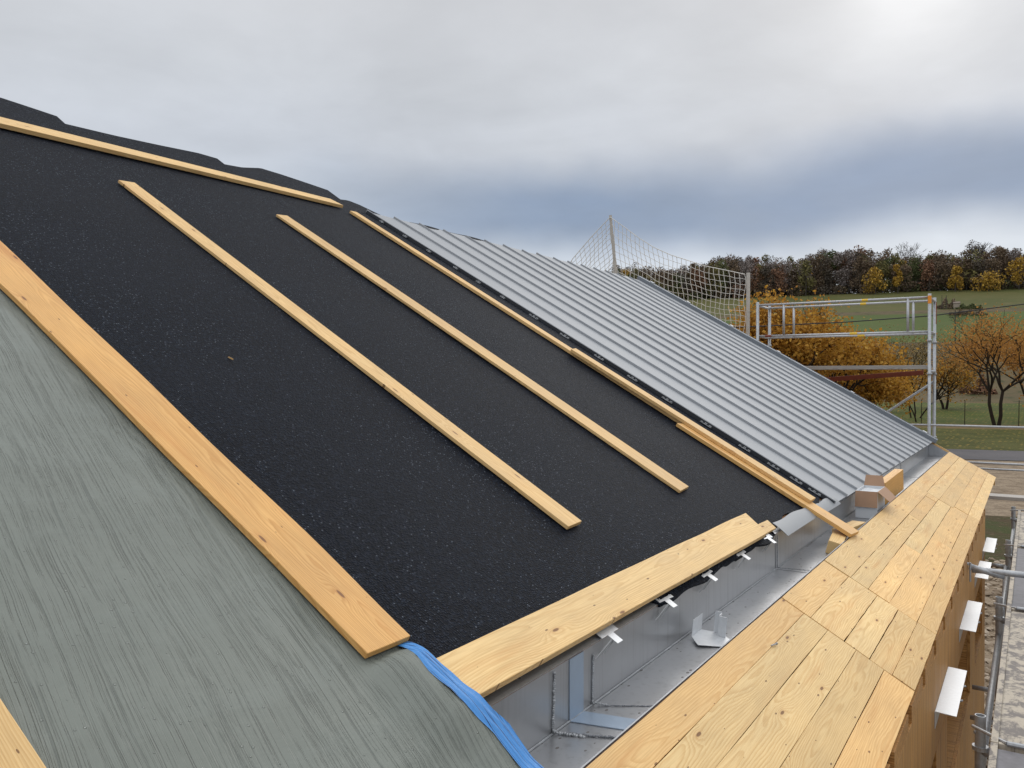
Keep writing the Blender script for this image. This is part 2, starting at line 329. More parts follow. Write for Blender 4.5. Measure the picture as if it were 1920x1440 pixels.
def hem_mat():
    m, nt, b = newmat('blue_webbing')
    ob = nd(nt, 'ShaderNodeTexCoord').outputs['Object']
    ln = noise(nt, scl(nt, ob, (150., 2.2, 1.)), 1., 3, .6, .2)
    g = sstep(nt, ln, .54, .62)
    c = mix(nt, g, (.055, .255, .62), (.010, .05, .17))  # dark blue lines paint the shading of the wrinkles into the colour
    setb(nt, b, base=c, rough=.5, normal=bump(nt, ln, .01, .7))
    return m
HEM = hem_mat()
def deckply_mat():
    m, nt, b = newmat('worn_platform_plywood')
    ob = nd(nt, 'ShaderNodeTexCoord').outputs['Object']; rd = nd(nt, 'ShaderNodeObjectInfo').outputs['Random']
    n = noise(nt, scl(nt, vm(nt, 'ADD', ob, nd(nt, 'ShaderNodeCombineXYZ', ins={0: rd, 1: rd, 2: 0.}).outputs[0]), (14., 9., 1.)), 1., 5, .65, .8)
    n2 = noise(nt, scl(nt, ob, (60., 40., 1.)), 1., 4, .6)
    sel = mth(nt, 'GREATER_THAN', rd, .5)
    f = sstep(nt, mth(nt, 'ADD', n, mth(nt, 'MULTIPLY', mth(nt, 'SUBTRACT', n2, .5), .3)), .44, .60)
    c = mix(nt, f, (.45, .395, .315), (.18, .16, .145))
    setb(nt, b, base=c, rough=.75, normal=bump(nt, n2, .004, .5))
    return m
PLYW = deckply_mat()
PLYD = simple('dark_platform_ply', (.15, .145, .155), .7, 0, 22, .6, .002)

# ------------------------------------------------------------------ terrain
U = Vector((-math.sin(R(12)), math.cos(R(12)), 0)); V = Vector((math.cos(R(12)), math.sin(R(12)), 0))
PROF = np.array([(-400, 0), (110, 0), (150, .7), (170, 2.6), (200, 7.4), (245, 16), (330, 29), (430, 46.6), (600, 60), (900, 66), (2500, 70)], float)
def gz(d): return float(np.interp(d, PROF[:, 0], PROF[:, 1]))
def gxy(x, y): return gz(x * U.x + y * U.y)
def ground_mat(name, c1, c2, c3, s1, s2, bd=.05, vs_=0):
    m, nt, b = newmat(name)
    ob = nd(nt, 'ShaderNodeTexCoord').outputs['Object']
    n = noise(nt, ob, s1, 6, .6); n2 = noise(nt, ob, s2, 6, .65)
    c = mix(nt, sstep(nt, n, .36, .62), c1, c2); c = mix(nt, sstep(nt, n2, .52, .66), c, c3)
    if vs_:
        v = nd(nt, 'ShaderNodeTexVoronoi', ins={'Vector': ob, 'Scale': vs_}); vr = nd(nt, 'ShaderNodeSeparateColor', ins={0: v.outputs['Color']})
        c = mix(nt, mth(nt, 'MULTIPLY', mth(nt, 'LESS_THAN', vr.outputs[0], .30), mth(nt, 'LESS_THAN', v.outputs['Distance'], .30)), c, (.30, .21, .05))
    setb(nt, b, base=c, rough=.95, spec=.1, normal=bump(nt, n2, bd))
    return m
def strip(name, d0, d1, mat, dz=0., w0=-700, w1=700, step=12):
    ds = [d0] + [float(q) for q in np.arange(math.ceil((d0 + .01) / step) * step, d1, step)] + [d1]
    mb = MB(); nw = 40
    vs_ = [U * d + V * (w0 + (w1 - w0) * i / nw) + Vector((0, 0, gz(d) + dz)) for d in ds for i in range(nw + 1)]
    mb.add(vs_, [(j * (nw + 1) + i, j * (nw + 1) + i + 1, (j + 1) * (nw + 1) + i + 1, (j + 1) * (nw + 1) + i) for j in range(len(ds) - 1) for i in range(nw)])
    return tag(mb.build(name, mat, smooth=True), kind='structure')
G_GRAVEL = ground_mat('gravel', (.20, .15, .105), (.30, .235, .165), (.13, .10, .065), 1.3, 7., .06)
G_MUD = ground_mat('weedy_earth', (.075, .055, .03), (.055, .065, .022), (.12, .085, .05), .5, 5., .1)
G_ASPH = ground_mat('asphalt', (.105, .10, .105), (.13, .122, .125), (.09, .086, .09), .2, 12., .01)
G_VERGE = ground_mat('verge_grass', (.056, .064, .016), (.085, .086, .024), (.075, .055, .022), .3, 3., .1, 2.6)
G_DRY = ground_mat('dry_grass', (.17, .12, .055), (.11, .095, .035), (.21, .155, .08), .25, 2.5, .1)
G_LAWN = ground_mat('orchard_grass', (.056, .078, .016), (.074, .092, .022), (.115, .085, .028), .12, 1.1, .1, 2.2)
G_SCRUB = ground_mat('scrubland', (.085, .068, .036), (.115, .088, .045), (.05, .055, .022), .06, .35, .3)
G_FIELD = ground_mat('winter_crop', (.064, .090, .022), (.076, .104, .026), (.080, .092, .030), .03, .3, .05)
G_BANK = ground_mat('field_bank', (.115, .088, .05), (.09, .08, .035), (.06, .05, .03), .08, .4, .2)
G_UP = ground_mat('upper_field', (.080, .086, .028), (.098, .096, .034), (.115, .100, .040), .025, .2, .05)
G_FLOOR = ground_mat('wood_floor', (.03, .022, .012), (.045, .03, .016), (.02, .017, .01), .1, .5, .2)
strip('gravel_yard', -120, 33.0, G_GRAVEL); 
strip('earth_strip', 24.5, 33.8, G_MUD, .006, -60, 60)
strip('gravel_track', 33.0, 58, G_GRAVEL)
strip('road', 56.5, 64.2, G_ASPH, .03)
strip('grass_verge', 58, 91, G_VERGE); strip('dry_grass_strip', 91, 100, G_DRY); strip('orchard_lawn', 100, 152, G_LAWN)
strip('scrubland', 152, 236, G_SCRUB); strip('crop_field', 236, 322, G_FIELD); strip('field_bank', 322, 336, G_BANK)
strip('upper_field', 336, 423, G_UP); strip('hill', 423, 2400, G_FLOOR, step=60)

# ================================================================== BUILDING
bld = thing('building', 'timber building under construction, its pitched roof half black felt and half grey seamed metal', 'building', (-6, 5, 0))
RM = Matrix.Translation(M(0, 0, 0)) @ ROOFQ.to_4x4()    # local: x = e, y = -s, z = h
def rbuild(mb, name, mat, smooth=False, parent=bld, bevel=0): return mb.build(name, mat, parent, smooth, RM, bevel)
E0, E1, SR = -3.2, 12.97, 5.86
# body: roof slab, back slope, gable walls, back wall
mb = MB(); mb.box((E0, -SR, -.20), (E1, -.64, -.012)); rbuild(mb, 'roof_slab', W_DARK)
ridge = M(0, SR, 0)
bx0 = ridge.x - 5.2 * math.cos(A)
mb = MB()
for (a, b_) in (((ridge.x, ridge.z), (bx0, ridge.z - 5.2 * math.sin(A))),):
    mb.hexa([(a[0], E0, a[1] - .2), (b_[0], E0, b_[1] - .2), (b_[0], E1, b_[1] - .2), (a[0], E1, a[1] - .2)], [(a[0] - .01, E0, a[1] - .012), (b_[0], E0, b_[1] - .012), (b_[0], E1, b_[1] - .012), (a[0] - .01, E1, a[1] - .012)])
mb.build('rear_roof_slope', UND, bld)
eav = M(0, .64, -.2)
def gable(y0, y1):
    pts = [(bx0 + .3, 0), (bx0 + .3, ridge.z - 5.2 * math.sin(A) - .05), (ridge.x, ridge.z - .24), (eav.x - .02, eav.z - .02), (eav.x - .02, 0)]
    n = len(pts); m_ = MB()
    m_.add([(x, y0, z_) for x, z_ in pts] + [(x, y1, z_) for x, z_ in pts], [tuple(range(n)), tuple(range(2 * n - 1, n - 1, -1))] + [(i, n + i, n + (i + 1) % n, (i + 1) % n) for i in range(n)])
    return m_
gable(E1 - .5, E1 - .25).build('gable_wall', W_WALL, bld); gable(E0 + .1, E0 + .35).build('gable_wall', W_WALL, bld)
MB().box((bx0 + .32, E0 + .36, 0), (bx0 + .55, E1 - .51, ridge.z - 5.2 * math.sin(A) - .3)).build('rear_wall', W_WALL, bld)

# ---- felt in strips with free upper edges past the ridge
def felt_strip(e0, e1, top, h0, tilt, s0):
    nu, nv = 26, 64; e1 += .012
    r_ = random.Random(int(e0 * 100)); ph = [r_.uniform(0, 6) for _ in range(6)]
    def fn(u, v):
        e = e0 + (e1 - e0) * u
        st = top(u)
        sb = s0(e) if callable(s0) else s0
        s = sb + (st - sb) * (v ** .9)
        h = h0 + .004 + .0025 * math.sin(2.1 * e + 1) * math.sin(1.7 * s + 2) + .001 * math.sin(6 * s + .4)
        if s > 5.75: h += tilt(u) * ((s - 5.75) / .6) ** 1.5; s = 5.75 + (s - 5.75) * (1 - .07 * u ** 6)
        return (e, -s, h)
    mb = MB(); mb.grid(fn, nu, nv)
    o = rbuild(mb, 'felt_strip', FELT, True)
    solid(o, .012, -1)
    return o
def interp(pts): 
    xs, ys = zip(*pts); return lambda u: float(np.interp(u, xs, ys))
def ragged(e):
    return .685 if e < 3.0 else .635 + .018 * math.sin(e * 5.1) + .012 * math.sin(e * 13.3 + 1) + (.05 if e > 4.75 else 0)
def zt(u): return .010 + .010 * u ** 4
felt_strip(-2.9, -1.0, interp([(0, 6.2), (1, 6.3)]), 0, zt, ragged)
felt_strip(-1.0, .45, interp([(0, 6.2), (.6, 6.42), (1, 6.35)]), .0004, zt, ragged)
felt_strip(.45, 1.90, interp([(0, 6.2), (.6, 6.42), (1, 6.35)]), 0, zt, ragged)
felt_strip(1.90, 3.30, interp([(0, 6.2), (.45, 6.42), (.75, 6.46), (1, 6.36)]), .0004, zt, ragged)
felt_strip(3.30, 4.74, interp([(0, 6.21), (.3, 6.25), (.6, 6.32), (.88, 6.40), (1, 6.39)]), 0, zt, ragged)
felt_strip(4.74, 6.04, interp([(0, 6.25), (.2, 6.31), (.45, 6.47), (.62, 6.44), (.8, 6.38), (1, 6.31)]), .0004, zt, ragged)
felt_strip(6.04, 7.3, interp([(0, 6.07), (.14, 6.12), (.24, 6.05), (.34, 5.85), (1, 5.8)]), 0, zt, ragged)

# ---- seamed metal panels
PIT = .4215; ES = 6.20; NP = 16
def seam_panel(k):
    e0 = ES + PIT * k
    r_ = random.Random(k)
    prof = [(-.003, .010), (-.0035, .031), (-.001, .035), (.003, .035), (.0048, .031), (.0055, .0145), (.03, .0140), (.12, .0132), (.21, .013), (.30, .0132), (.39, .0140), (PIT - .004, .0145)]
    s0, s1 = .592 + r_.uniform(-.003, .003), 5.80 + r_.uniform(-.02, .02)
    mb = MB(); n = len(prof); ns = 8
    vs_ = []
    for j in range(ns + 1):
        s = s0 + (s1 - s0) * j / ns
        for e, h in prof: vs_.append((e0 + e, -s, h))
    fs = [(j * n + i, j * n + i + 1, (j + 1) * n + i + 1, (j + 1) * n + i) for j in range(ns) for i in range(n - 1)]
    mb.add(vs_, fs)
    o = rbuild(mb, 'metal_roof_panel', SEAM)
    solid(o, .0016, 0)
    return o
for k in range(NP): seam_panel(k)
EV1 = ES + PIT * NP
mb = MB(); mb.box((EV1 - .012, -5.83, .012), (EV1 + .075, -.555, .072)); mb.box((EV1 + .0755, -5.83, -.16), (EV1 + .083, -.555, .078)); vf = rbuild(mb, 'verge_flashing', FLASH, bevel=.006)
for s in (.75, 1.87, 3.12, 3.98, 4.82, 5.56):
    m_ = MB(); m_.box((EV1 + .03, -s - .035, .0725), (EV1 + .075, -s + .03, .088)); rbuild(m_, 'clip', ZINCW, parent=vf, bevel=.004)
MB().box((ES, -.598, -.02), (EV1, -.594, .0115)).build('eave_drip_edge', FLASH, bld, False, RM)
MB().box((ES - .0085, -5.80, .0), (ES - .0045, -.60, .030)).build('seam_shade_strip', simple('painted_seam_shade', (.035, .04, .048), .5), bld, False, RM)  # dark strip added over the upstand to stand for its shadow
# clips along the open seam
for s in (5.55, 5.2, 4.86, 4.49, 4.19, 3.88, 3.50, 3.14, 2.76, 2.41, 2.06, 1.69, 1.34, 1.09, .90, .75):
    m_ = MB(); e = ES - .006
    L_ = .05 if s < 3.6 else .028
    e = ES - .0088
    m_.box((e - .024, -s - L_, .008), (e, -s + L_, .0105))
    m_.box((e - .022, -s - L_ * .95, .0106), (e - .010, -s - L_ * .6, .018)); m_.box((e - .022, -s + L_ * .55, .0106), (e - .008, -s + L_ * .95, .020)); m_.box((e - .014, -s - .012, .0106), (e - .003, -s + .008, .022))
    rbuild(m_, 'roof_clip', GALV)
# ridge membrane edge curling above the metal
mb = MB()
def rv(u, v):
    e = 6.9 + 1.6 * u
    return (e, -(5.72 + .11 * v), .010 + .010 * v * (0.5 + .5 * math.sin(e * 7.2)))
mb.grid(rv, 120, 4); o = rbuild(mb, 'ridge_membrane', FELT, True); solid(o, .004, -1)

# ---- box gutter (world axes: x out, y along eave)
GX, GZ, GT = -1.262, CAMZ - 1.112, CAMZ - .888
LX, LZ = -1.016, CAMZ - 1.035
GY0, GY1 = -2.6, 13.0
def gsheet(pts, y0, y1, name, mat, parent=bld, t=.004, ny=30):
    mb = MB(); n = len(pts)
    vs_ = [(x, y0 + (y1 - y0) * j / ny, z_) for j in range(ny + 1) for x, z_ in pts]
    mb.add(vs_, [(j * n + i, j * n + i + 1, (j + 1) * n + i + 1, (j + 1) * n + i) for j in range(ny) for i in range(n - 1)])
    o = mb.build(name, mat, parent); solid(o, t, 0)
    b = o.modifiers.new('bevel', 'BEVEL'); b.width = .003; b.segments = 2; b.limit_method = 'ANGLE'
    return o
gut = gsheet([(GX - .05, GT + .008), (GX - .004, GT - .008), (GX + .006, GT - .012), (GX, GT - .018), (GX, GZ), (LX - .004, GZ), (LX - .002, LZ - .012), (LX + .006, LZ - .002)], GY0, GY1, 'gutter', GUT)
mb = MB(); mb.hexa([(GX + .003, GY1 - .03, GZ + .003), (LX - .008, GY1 - .03, GZ + .003), (LX - .008, GY1 - .022, GZ + .003), (GX + .003, GY1 - .022, GZ + .003)], [(GX + .003, GY1 - .03, GT - .02), (LX - .008, GY1 - .03, LZ - .012), (LX - .008, GY1 - .022, LZ - .012), (GX + .003, GY1 - .022, GT - .02)])
mb.build('end_cap', GUT, gut)
m_ = MB(); m_.tube((GX + .004, GY0, GZ + .004), (GX + .004, GY1 - .03, GZ + .004), .0035, 6); m_.build('fold_line', GALV, gut)
for y in (4.82, 7.55, 10.1, 12.55):           # soldered joints
    m_ = MB(); m_.box((GX + .0025, y - .012, GZ + .003), (GX + .0045, y + .012, GT - .02)); m_.box((GX + .0025, y - .012, GZ + .0022), (LX - .006, y + .012, GZ + .0042)); m_.build('joint', GUT, gut)
def bead(pts, r, name, mat, seed):
    r_ = random.Random(seed); m_ = MB()
    for a, b_ in zip(pts, pts[1:]):
        a = Vector(a); b_ = Vector(b_); L = (b_ - a).length; n = max(2, int(L / .007))
        for i in range(n):
            p = a.lerp(b_, i / n) + Vector((r_.uniform(-1, 1), r_.uniform(-1, 1), r_.uniform(-1, 1))) * r * .35
            q = a.lerp(b_, (i + 1) / n) + Vector((0, r_.uniform(-1, 1), r_.uniform(-1, 1))) * r * .3
            m_.tube(p, q, r * r_.uniform(.5, 1.1), 6, r * r_.uniform(.5, 1.1))
    return m_.build(name, mat, gut, True)
bead([(GX + .005, 2.21, GT - .03), (GX + .005, 2.20, GZ + .012), (GX + .02, 2.21, GZ + .006), (GX + .10, 2.235, GZ + .004)], .006, 'sealant_bead', GALV, 1)
bead([(GX + .02, 2.21, GZ + .006), (LX - .02, 2.30, GZ + .004)], .005, 'sealant_bead', SEALT, 2)
bead([(GX + .005, 2.475, GT - .05), (GX + .005, 2.47, GZ + .012), (GX + .05, 2.49, GZ + .005)], .0045, 'sealant_bead', GALV, 3)
bead([(GX + .05, 2.49, GZ + .004), (LX - .02, 2.60, GZ + .003)], .0025, 'sealant_bead', SEALT, 4)
bead([(GX + .006, 4.835, GT - .03), (GX + .006, 4.835, GZ + .006), (LX - .03, 4.87, GZ + .006)], .0022, 'sealant_bead', SEALT, 5)
TAPE = simple('pale_blue_tape', (.34, .42, .52), .35, .35, 12, .12)
m_ = MB(); m_.box((GX + .0025, 2.31, GZ + .004), (GX + .005, 2.405, GT - .02)); m_.hexa([(GX + .005, 2.31, GZ + .0025), (LX - .006, 2.36, GZ + .0025), (LX - .006, 2.45, GZ + .0025), (GX + .005, 2.405, GZ + .0025)], [(GX + .005, 2.31, GZ + .005), (LX - .006, 2.36, GZ + .005), (LX - .006, 2.45, GZ + .005), (GX + .005, 2.405, GZ + .005)])
m_.build('joint_tape', TAPE, gut)
LEGM = simple('dull_grey_strip', (.30, .31, .32), .45, .4)  # dull grey for the two thin strips below each hook
# T shaped hooks on the rim
for i, (e, tw) in enumerate(((2.58, 0.), (3.10, .06), (3.60, -.03), (4.11, .0), (4.60, .12))):
    m_ = MB(); T = Matrix.Translation((e, -.634, .004)) @ Matrix.Rotation(tw, 4, 'Z')
    m_.box((-.064, -.034, 0), (.064, .002, .0025), T); m_.box((-.021, .002, 0), (.021, .046, .0025), T)
    RMi = RM.inverted()
    legs = []
    for q in (-.030, .024):
        lg = MB(); legs.append(lg)
        a = T @ Vector((q * .7, .02, -.0005)); b_ = RMi @ Vector((GX + .008, e - .06 + q, CAMZ - .955)); wq = Vector((.007, 0, 0)); tq = Vector((0, .003, 0))
        lg.hexa([b_ - wq, b_ + wq, b_ + wq + tq, b_ - wq + tq], [a - wq, a + wq, a + wq + tq, a - wq + tq])
    for q in (-.045, .045): m_.tube(T @ Vector((q, -.012, .002)), T @ Vector((q, -.012, .0045)), .004, 8)
    hk = rbuild(m_, 'gutter_hook', ZINCW, bevel=.0006)
    for lg in legs: rbuild(lg, 'leg_strip', LEGM, parent=hk)
# apron sheets over the gutter edge
def apron(pts, lift):
    mb = MB()
    def fn(u, v):
        a = [pts[0][k] * (1 - u) + pts[3][k] * u for k in (0, 1)]; b_ = [pts[1][k] * (1 - u) + pts[2][k] * u for k in (0, 1)]
        e, s = [a[k] * (1 - v) + b_[k] * v for k in (0, 1)]
        return (e, -s + .006 * math.sin(u * 9) * (1 - v), .016 + lift * math.sin(u * 3.1) * (1 - v) ** 2 - .012 * v * v)
    mb.grid(fn, 16, 8); o = rbuild(mb, 'apron_flashing', SNAP, True); solid(o, .003, -1)
apron([(4.86, .695), (4.85, .583), (5.67, .585), (5.70, .68)], .002); apron([(5.84, .665), (5.87, .575), (6.34, .572), (6.36, .65)], .004)
# felt lap hanging over the gutter rim
mb = MB()
def lap(u, v):
    e = 3.05 + 1.55 * u; d = (.006 + .012 * abs(math.sin(e * 4.3 + .5)) + .012 * math.sin(e * 11) + .008 * math.sin(e * 31)) * (1 - .5 * abs(2 * u - 1) ** 3)
    s = .668 - .026 * min(1, v * 2) - .004 * v; h = .006 - (d * max(0, (v - .35) / .65)) - .012 * v
    return (e, -s, h)
mb.grid(lap, 90, 8); o = rbuild(mb, 'felt_lap', FELT, True); solid(o, .006, -1)

# ---- eave deck planks
def plank(e0, e1, s0, s1, mat=W_DECK, t=.027, gap=.0009, name='eave_plank', skew0=0., skew1=0.):
    sc = (s0 + s1) / 2; w = abs(s0 - s1) / 2 - gap; L = (e1 - e0) / 2 - .002; ec = (e0 + e1) / 2
    mb = MB(); n = 14; r_ = random.Random(int(1e4 * (e0 + s0 * 3.3))); z0 = r_.uniform(-.0035, .001); w -= r_.choice((0, 0, .0006, .0016)); wob = [r_.uniform(-.0012, .0012) for _ in range(n + 1)]; wob2 = [r_.uniform(-.0012, .0012) for _ in range(n + 1)]
    top = []; bot = []
    for i in range(n + 1):
        u = i / n; x = -L + 2 * L * u
        k = (skew0 * (1 - u) if u < .5 else 0) , (skew1 * u if u > .5 else 0)
        xo = (skew0 if i == 0 else 0) + (skew1 if i == n else 0)
        top.append(((x - xo, -w + wob[i], 0), (x + xo, w + wob2[i], 0))); bot.append(((x - xo, -w + wob[i], -t), (x + xo, w + wob2[i], -t)))
    for i in range(n):
        mb.hexa([bot[i][0], bot[i + 1][0], bot[i + 1][1], bot[i][1]], [top[i][0], top[i + 1][0], top[i + 1][1], top[i][1]])
    # drop the inner faces of the slices
    mb.f = [f for j, f in enumerate(mb.f) if not ((j % 6 == 5 and j // 6 > 0) or (j % 6 == 3 and j // 6 < n - 1))] if False else mb.f
    keep = []
    for j, f in enumerate(mb.f):
        k = j % 6; i = j // 6
        if (k == 3 and i < n - 1) or (k == 5 and i > 0): continue
        keep.append(f)
    mb.f = keep; mb.m = [0] * len(keep)
    mw = Matrix.Translation(M(ec, sc, z0)) @ ROOFQ.to_4x4()
    return mb.build(name, mat, bld, False, mw, .0012)
rows = [
 (-.6, 3.94, [.352, .232, .11, -.032, -.164, -.308]),
 (3.945, 4.87, [.352, .20, .03, -.095, -.203, -.308]),
]
for e0, e1, ss in rows:
    for a, b_ in zip(ss, ss[1:]): plank(e0, e1 + rnd.uniform(-.006, .006), a, b_)
for a, b_, cuts in ((.352, .19, [4.875, 6.62, 8.88]), (.19, .085, [4.875, 5.92, 7.42, 8.64]), (.085, -.04, [4.885, 6.36, 8.85]), (-.04, -.2, [4.87, 7.1, 8.95]), (-.2, -.308, [4.87, 8.98])):
    for c0, c1 in zip(cuts, cuts[1:]): plank(c0, c1, a, b_)
plank(8.64, 8.86, .19, .085)
for a, b_, c0 in ((.352, .205, 8.885), (.205, .08, 8.88), (.08, -.06, 8.855), (-.06, -.195, 8.955), (-.195, -.308, 8.985)): plank(c0, 13.06, a, b_)
# small spike on a plank
m_ = MB(); m_.tube((3.37, -.235, .004), (3.41, -.225, .008), .003, 6); m_.tube((3.408, -.2255, .008), (3.412, -.2245, .008), .006, 8); o = rbuild(m_, 'nail', GALV, parent=None); o.name = 'nail'
tag(o, 'small grey nail lying loose on the eave planks', 'nail')

# ---- front wall: fascia panel with vent notches, recesses, plates
WX = -.433; DZ = CAMZ - 1.367
YE = 10.06
notch = [y for y in np.arange(-1.4, 10, .522)]
notch = [3.27 + .5145 * k for k in range(-9, 14)]
zt_ = DZ - .031
prev = -2.5
mb = MB()
for y in notch + [YE + .09]:
    a, b_ = prev, min(y - .055, YE)
    mb.box((WX - .022, a, zt_ - .075), (WX, b_, zt_)); prev = y + .055
mb.build('vent_batten', W_WALL, bld)
MB().box((WX - .16, -2.5, zt_ - .08), (WX - .03, YE - .03, zt_ - .002)).build('cavity_board', W_DARK, bld)
PZ = CAMZ - 1.752                      # level of the bracket plates
def wallpanel(y0, y1, z0, z1, x=WX, t=.022, mat=W_WALL, name='wall_panel'):
    # local x vertical so the grain runs upright
    L = (z1 - z0) / 2; w = (y1 - y0) / 2
    mb = MB(); mb.box((-L, -w, -t), (L, w, 0))
    mw = Matrix.Translation((x, (y0 + y1) / 2, (z0 + z1) / 2)) @ Matrix(((0, 0, 1), (0, 1, 0), (1, 0, 0))).to_4x4() @ Matrix.Scale(1, 4)
    mw = Matrix(((0, 0, 1, x), (0, -1, 0, (y0 + y1) / 2), (1, 0, 0, (z0 + z1) / 2), (0, 0, 0, 1)))
    return mb.build(name, mat, bld, False, mw, .001)
ys = [-2.5, -.2, 2.3, 4.8, 7.3, YE]
for a, b_ in zip(ys, ys[1:]): wallpanel(a, b_ - .003, PZ - .24, zt_ - .0765)
openings = [(-1.2, 1.0), (2.2, 4.9), (5.56, 7.66), (8.35, 9.5)]
zo0, zo1 = CAMZ - 2.585, PZ - .243
prev = -2.5
for a, b_ in openings + [(YE, YE)]:
    wallpanel(prev, a, zo0, zo1, mat=W_WALL, name='wall_post'); prev = b_
MB().box((WX - .20, -2.5, zo0 - .003), (WX - .17, YE - .03, zo1 + .003)).build('recess_back', W_DARK, bld)
for a, b_ in openings[:]:
    MB().box((WX - .169, a, zo0 - .03), (WX - .0225, b_, zo0 + .001)).build('recess_sill', W_WALL, bld)
    for q0 in (a - .03, b_): MB().box((WX - .168, q0, zo0 - .001), (WX - .024, q0 + .03, zo1)).build('recess_jamb', W_WALL, bld)
ys = [-2.5, .6, 3.4, 6.6, YE]
for a, b_ in zip(ys, ys[1:]): wallpanel(a, b_ - .003, 0.0, zo0 - .002)
MB().box((WX - .2, YE - .024, 0), (WX - .0225, YE, zt_)).build('wall_return', W_WALL, bld)
MB().box((-1.6, YE + .2, 0), (-1.4, E1 - .52, GZ - .03)).build('set_back_wall', W_DARK, bld)
mb = MB(); mb.hexa([(LX + .012, E1 - .01, GZ - .05), (WX - .01, E1 - .01, DZ - .11), (WX - .01, E1 + .02, DZ - .11), (LX + .012, E1 + .02, GZ - .05)], [(LX + .012, E1 - .01, LZ - .035), (WX - .01, E1 - .01, DZ - .032), (WX - .01, E1 + .02, DZ - .032), (LX + .012, E1 + .02, LZ - .035)])
mb.build('verge_beam', W_BOARD, bld)
mb = MB(); mb.hexa([(GX + .004, E1 + .01, GZ - .05), (LX + .01, E1 + .01, GZ - .05), (LX + .01, E1 + .03, GZ - .05), (GX + .004, E1 + .03, GZ - .05)], [(GX + .004, E1 + .01, GT + .005), (LX + .01, E1 + .01, LZ + .006), (LX + .01, E1 + .03, LZ + .006), (GX + .004, E1 + .03, GT + .005)])
mb.build('verge_board', W_BOARD, bld)
MB().box((LX + .002, -2.5, GZ - .02), (LX + .010, GY1, LZ - .008)).build('gutter_backing', MEMB, bld)
for i, (y0, y1) in enumerate(((4.79, 5.58), (6.46, 7.33), (8.22, 8.98), (9.5, 10.34))):
    m_ = MB()
    def pl(u, v): return (WX + .004 + .098 * u, y0 + (y1 - y0) * v , PZ + .0008 * math.sin(5 * v + i) - .006 * u)
    m_.grid(pl, 8, 20); o = m_.build('bracket_plate', ZINCW, bld, False); solid(o, .003, -1)
    m_ = MB(); m_.box((WX + .001, y0, PZ - .09), (WX + .004, y1, PZ + .0)); m_.build('plate_flange', ZINCW, o)
    for q in (.35, .66): m_ = MB(); m_.tube((WX + .09, y0 + (y1 - y0) * q, PZ - .018), (WX + .112, y0 + (y1 - y0) * q + .01, PZ - .012), .006, 8); m_.build('bolt', GALV, o)

# ================================================================== LOOSE BOARDS
def board(name, label, a0, a1, b0, b1, h, t, mat, cat='board', group=None, wav=0., seed=0):
    """board on the roof plane: left edge a0->a1, right edge b0->b1 in (e, s); top at h"""
    pts = [Vector((p[0], -p[1])) for p in (a0, a1, b1, b0)]
    c = sum(pts, Vector((0, 0))) / 4; d = ((pts[1] + pts[2]) - (pts[0] + pts[3])).normalized(); nrm = Vector((-d.y, d.x))
    loc = [Vector(((p - c).dot(d), (p - c).dot(nrm))) for p in pts]
    r_ = random.Random(seed); n = 40; mb = MB(); w_ = [[r_.uniform(-1, 1) for _ in range(9)] for _ in range(2)]
    def wv(k, u): 
        x = u * 8; i = min(7, int(x)); f = x - i; f = f * f * (3 - 2 * f); return (w_[k][i] * (1 - f) + w_[k][i + 1] * f) * wav
    top = []; bot = []
    bow = r_.uniform(-.004, .006)
    for i in range(n + 1):
        u = i / n; L = loc[0].lerp(loc[1], u); Rr = loc[3].lerp(loc[2], u)
        k = -.0015 + bow * math.sin(math.pi * u)
        k = max(k, -.001)
        L = L + Vector((0, wv(0, u))); Rr = Rr + Vector((0, wv(1, u)))
        top.append(((L.x, L.y, k), (Rr.x, Rr.y, k))); bot.append(((L.x, L.y, k - t), (Rr.x, Rr.y, k - t)))
    nv = 2
    vs_ = []
    for i in range(n + 1):
        vs_ += [top[i][0], top[i][1], bot[i][1], bot[i][0]]
    fs = []
    for i in range(n):
        o0, o1 = 4 * i, 4 * (i + 1)
        for a, b_ in ((0, 1), (1, 2), (2, 3), (3, 0)): fs.append((o0 + a, o0 + b_, o1 + b_, o1 + a))
    fs += [(3, 2, 1, 0), (4 * n, 4 * n + 1, 4 * n + 2, 4 * n + 3)]
    mb.add(vs_, fs)
    fr = Matrix(((d.x, nrm.x, 0, c.x), (d.y, nrm.y, 0, c.y), (0, 0, 1, h), (0, 0, 0, 1)))
    o = mb.build(name, mat, None, False, RM @ fr, .0022)
    # outward normals whatever the corner order
    bm = bmesh.new(); bm.from_mesh(o.data); bmesh.ops.recalc_face_normals(bm, faces=bm.faces); bm.to_mesh(o.data); bm.free()
    return tag(o, label, cat, group)
G1 = 'loose boards laid up the felt slope'
board('loose_board', 'wide orange larch board pinning down the tarpaulin edge, waney right side', (1.597, .913), (1.580, 4.9), (1.772, .913), (1.775, 4.9), .043, .020, W_WARM, group=G1, wav=.009, seed=3)
board('loose_board', 'thin under-board peeping out beneath the wide orange board at its lower end', (1.62, .925), (1.62, 2.6), (1.794, .93), (1.785, 2.6), .0222, .010, W_WARM, group=G1, wav=.003, seed=4)
board('loose_board', 'longest narrow pale board lying alone on bare felt beside the wide orange board', (3.036, 1.124), (3.066, 4.95), (3.168, 1.131), (3.190, 4.97), .029, .018, W_BOARD, group=G1, seed=5)
board('loose_board', 'narrow pale board with a dark burnt-looking knot at its lower end', (4.338, 1.124), (4.364, 4.945), (4.495, 1.136), (4.497, 4.975), .029, .018, W_BOARD, group=G1, seed=6)
board('batten', 'thin long batten nearest the seamed metal, its top end near the ridge board', (5.71, 1.55), (5.765, 5.60), (5.815, 1.55), (5.86, 5.61), .036, .025, W_BOARD, group=G1, seed=7)
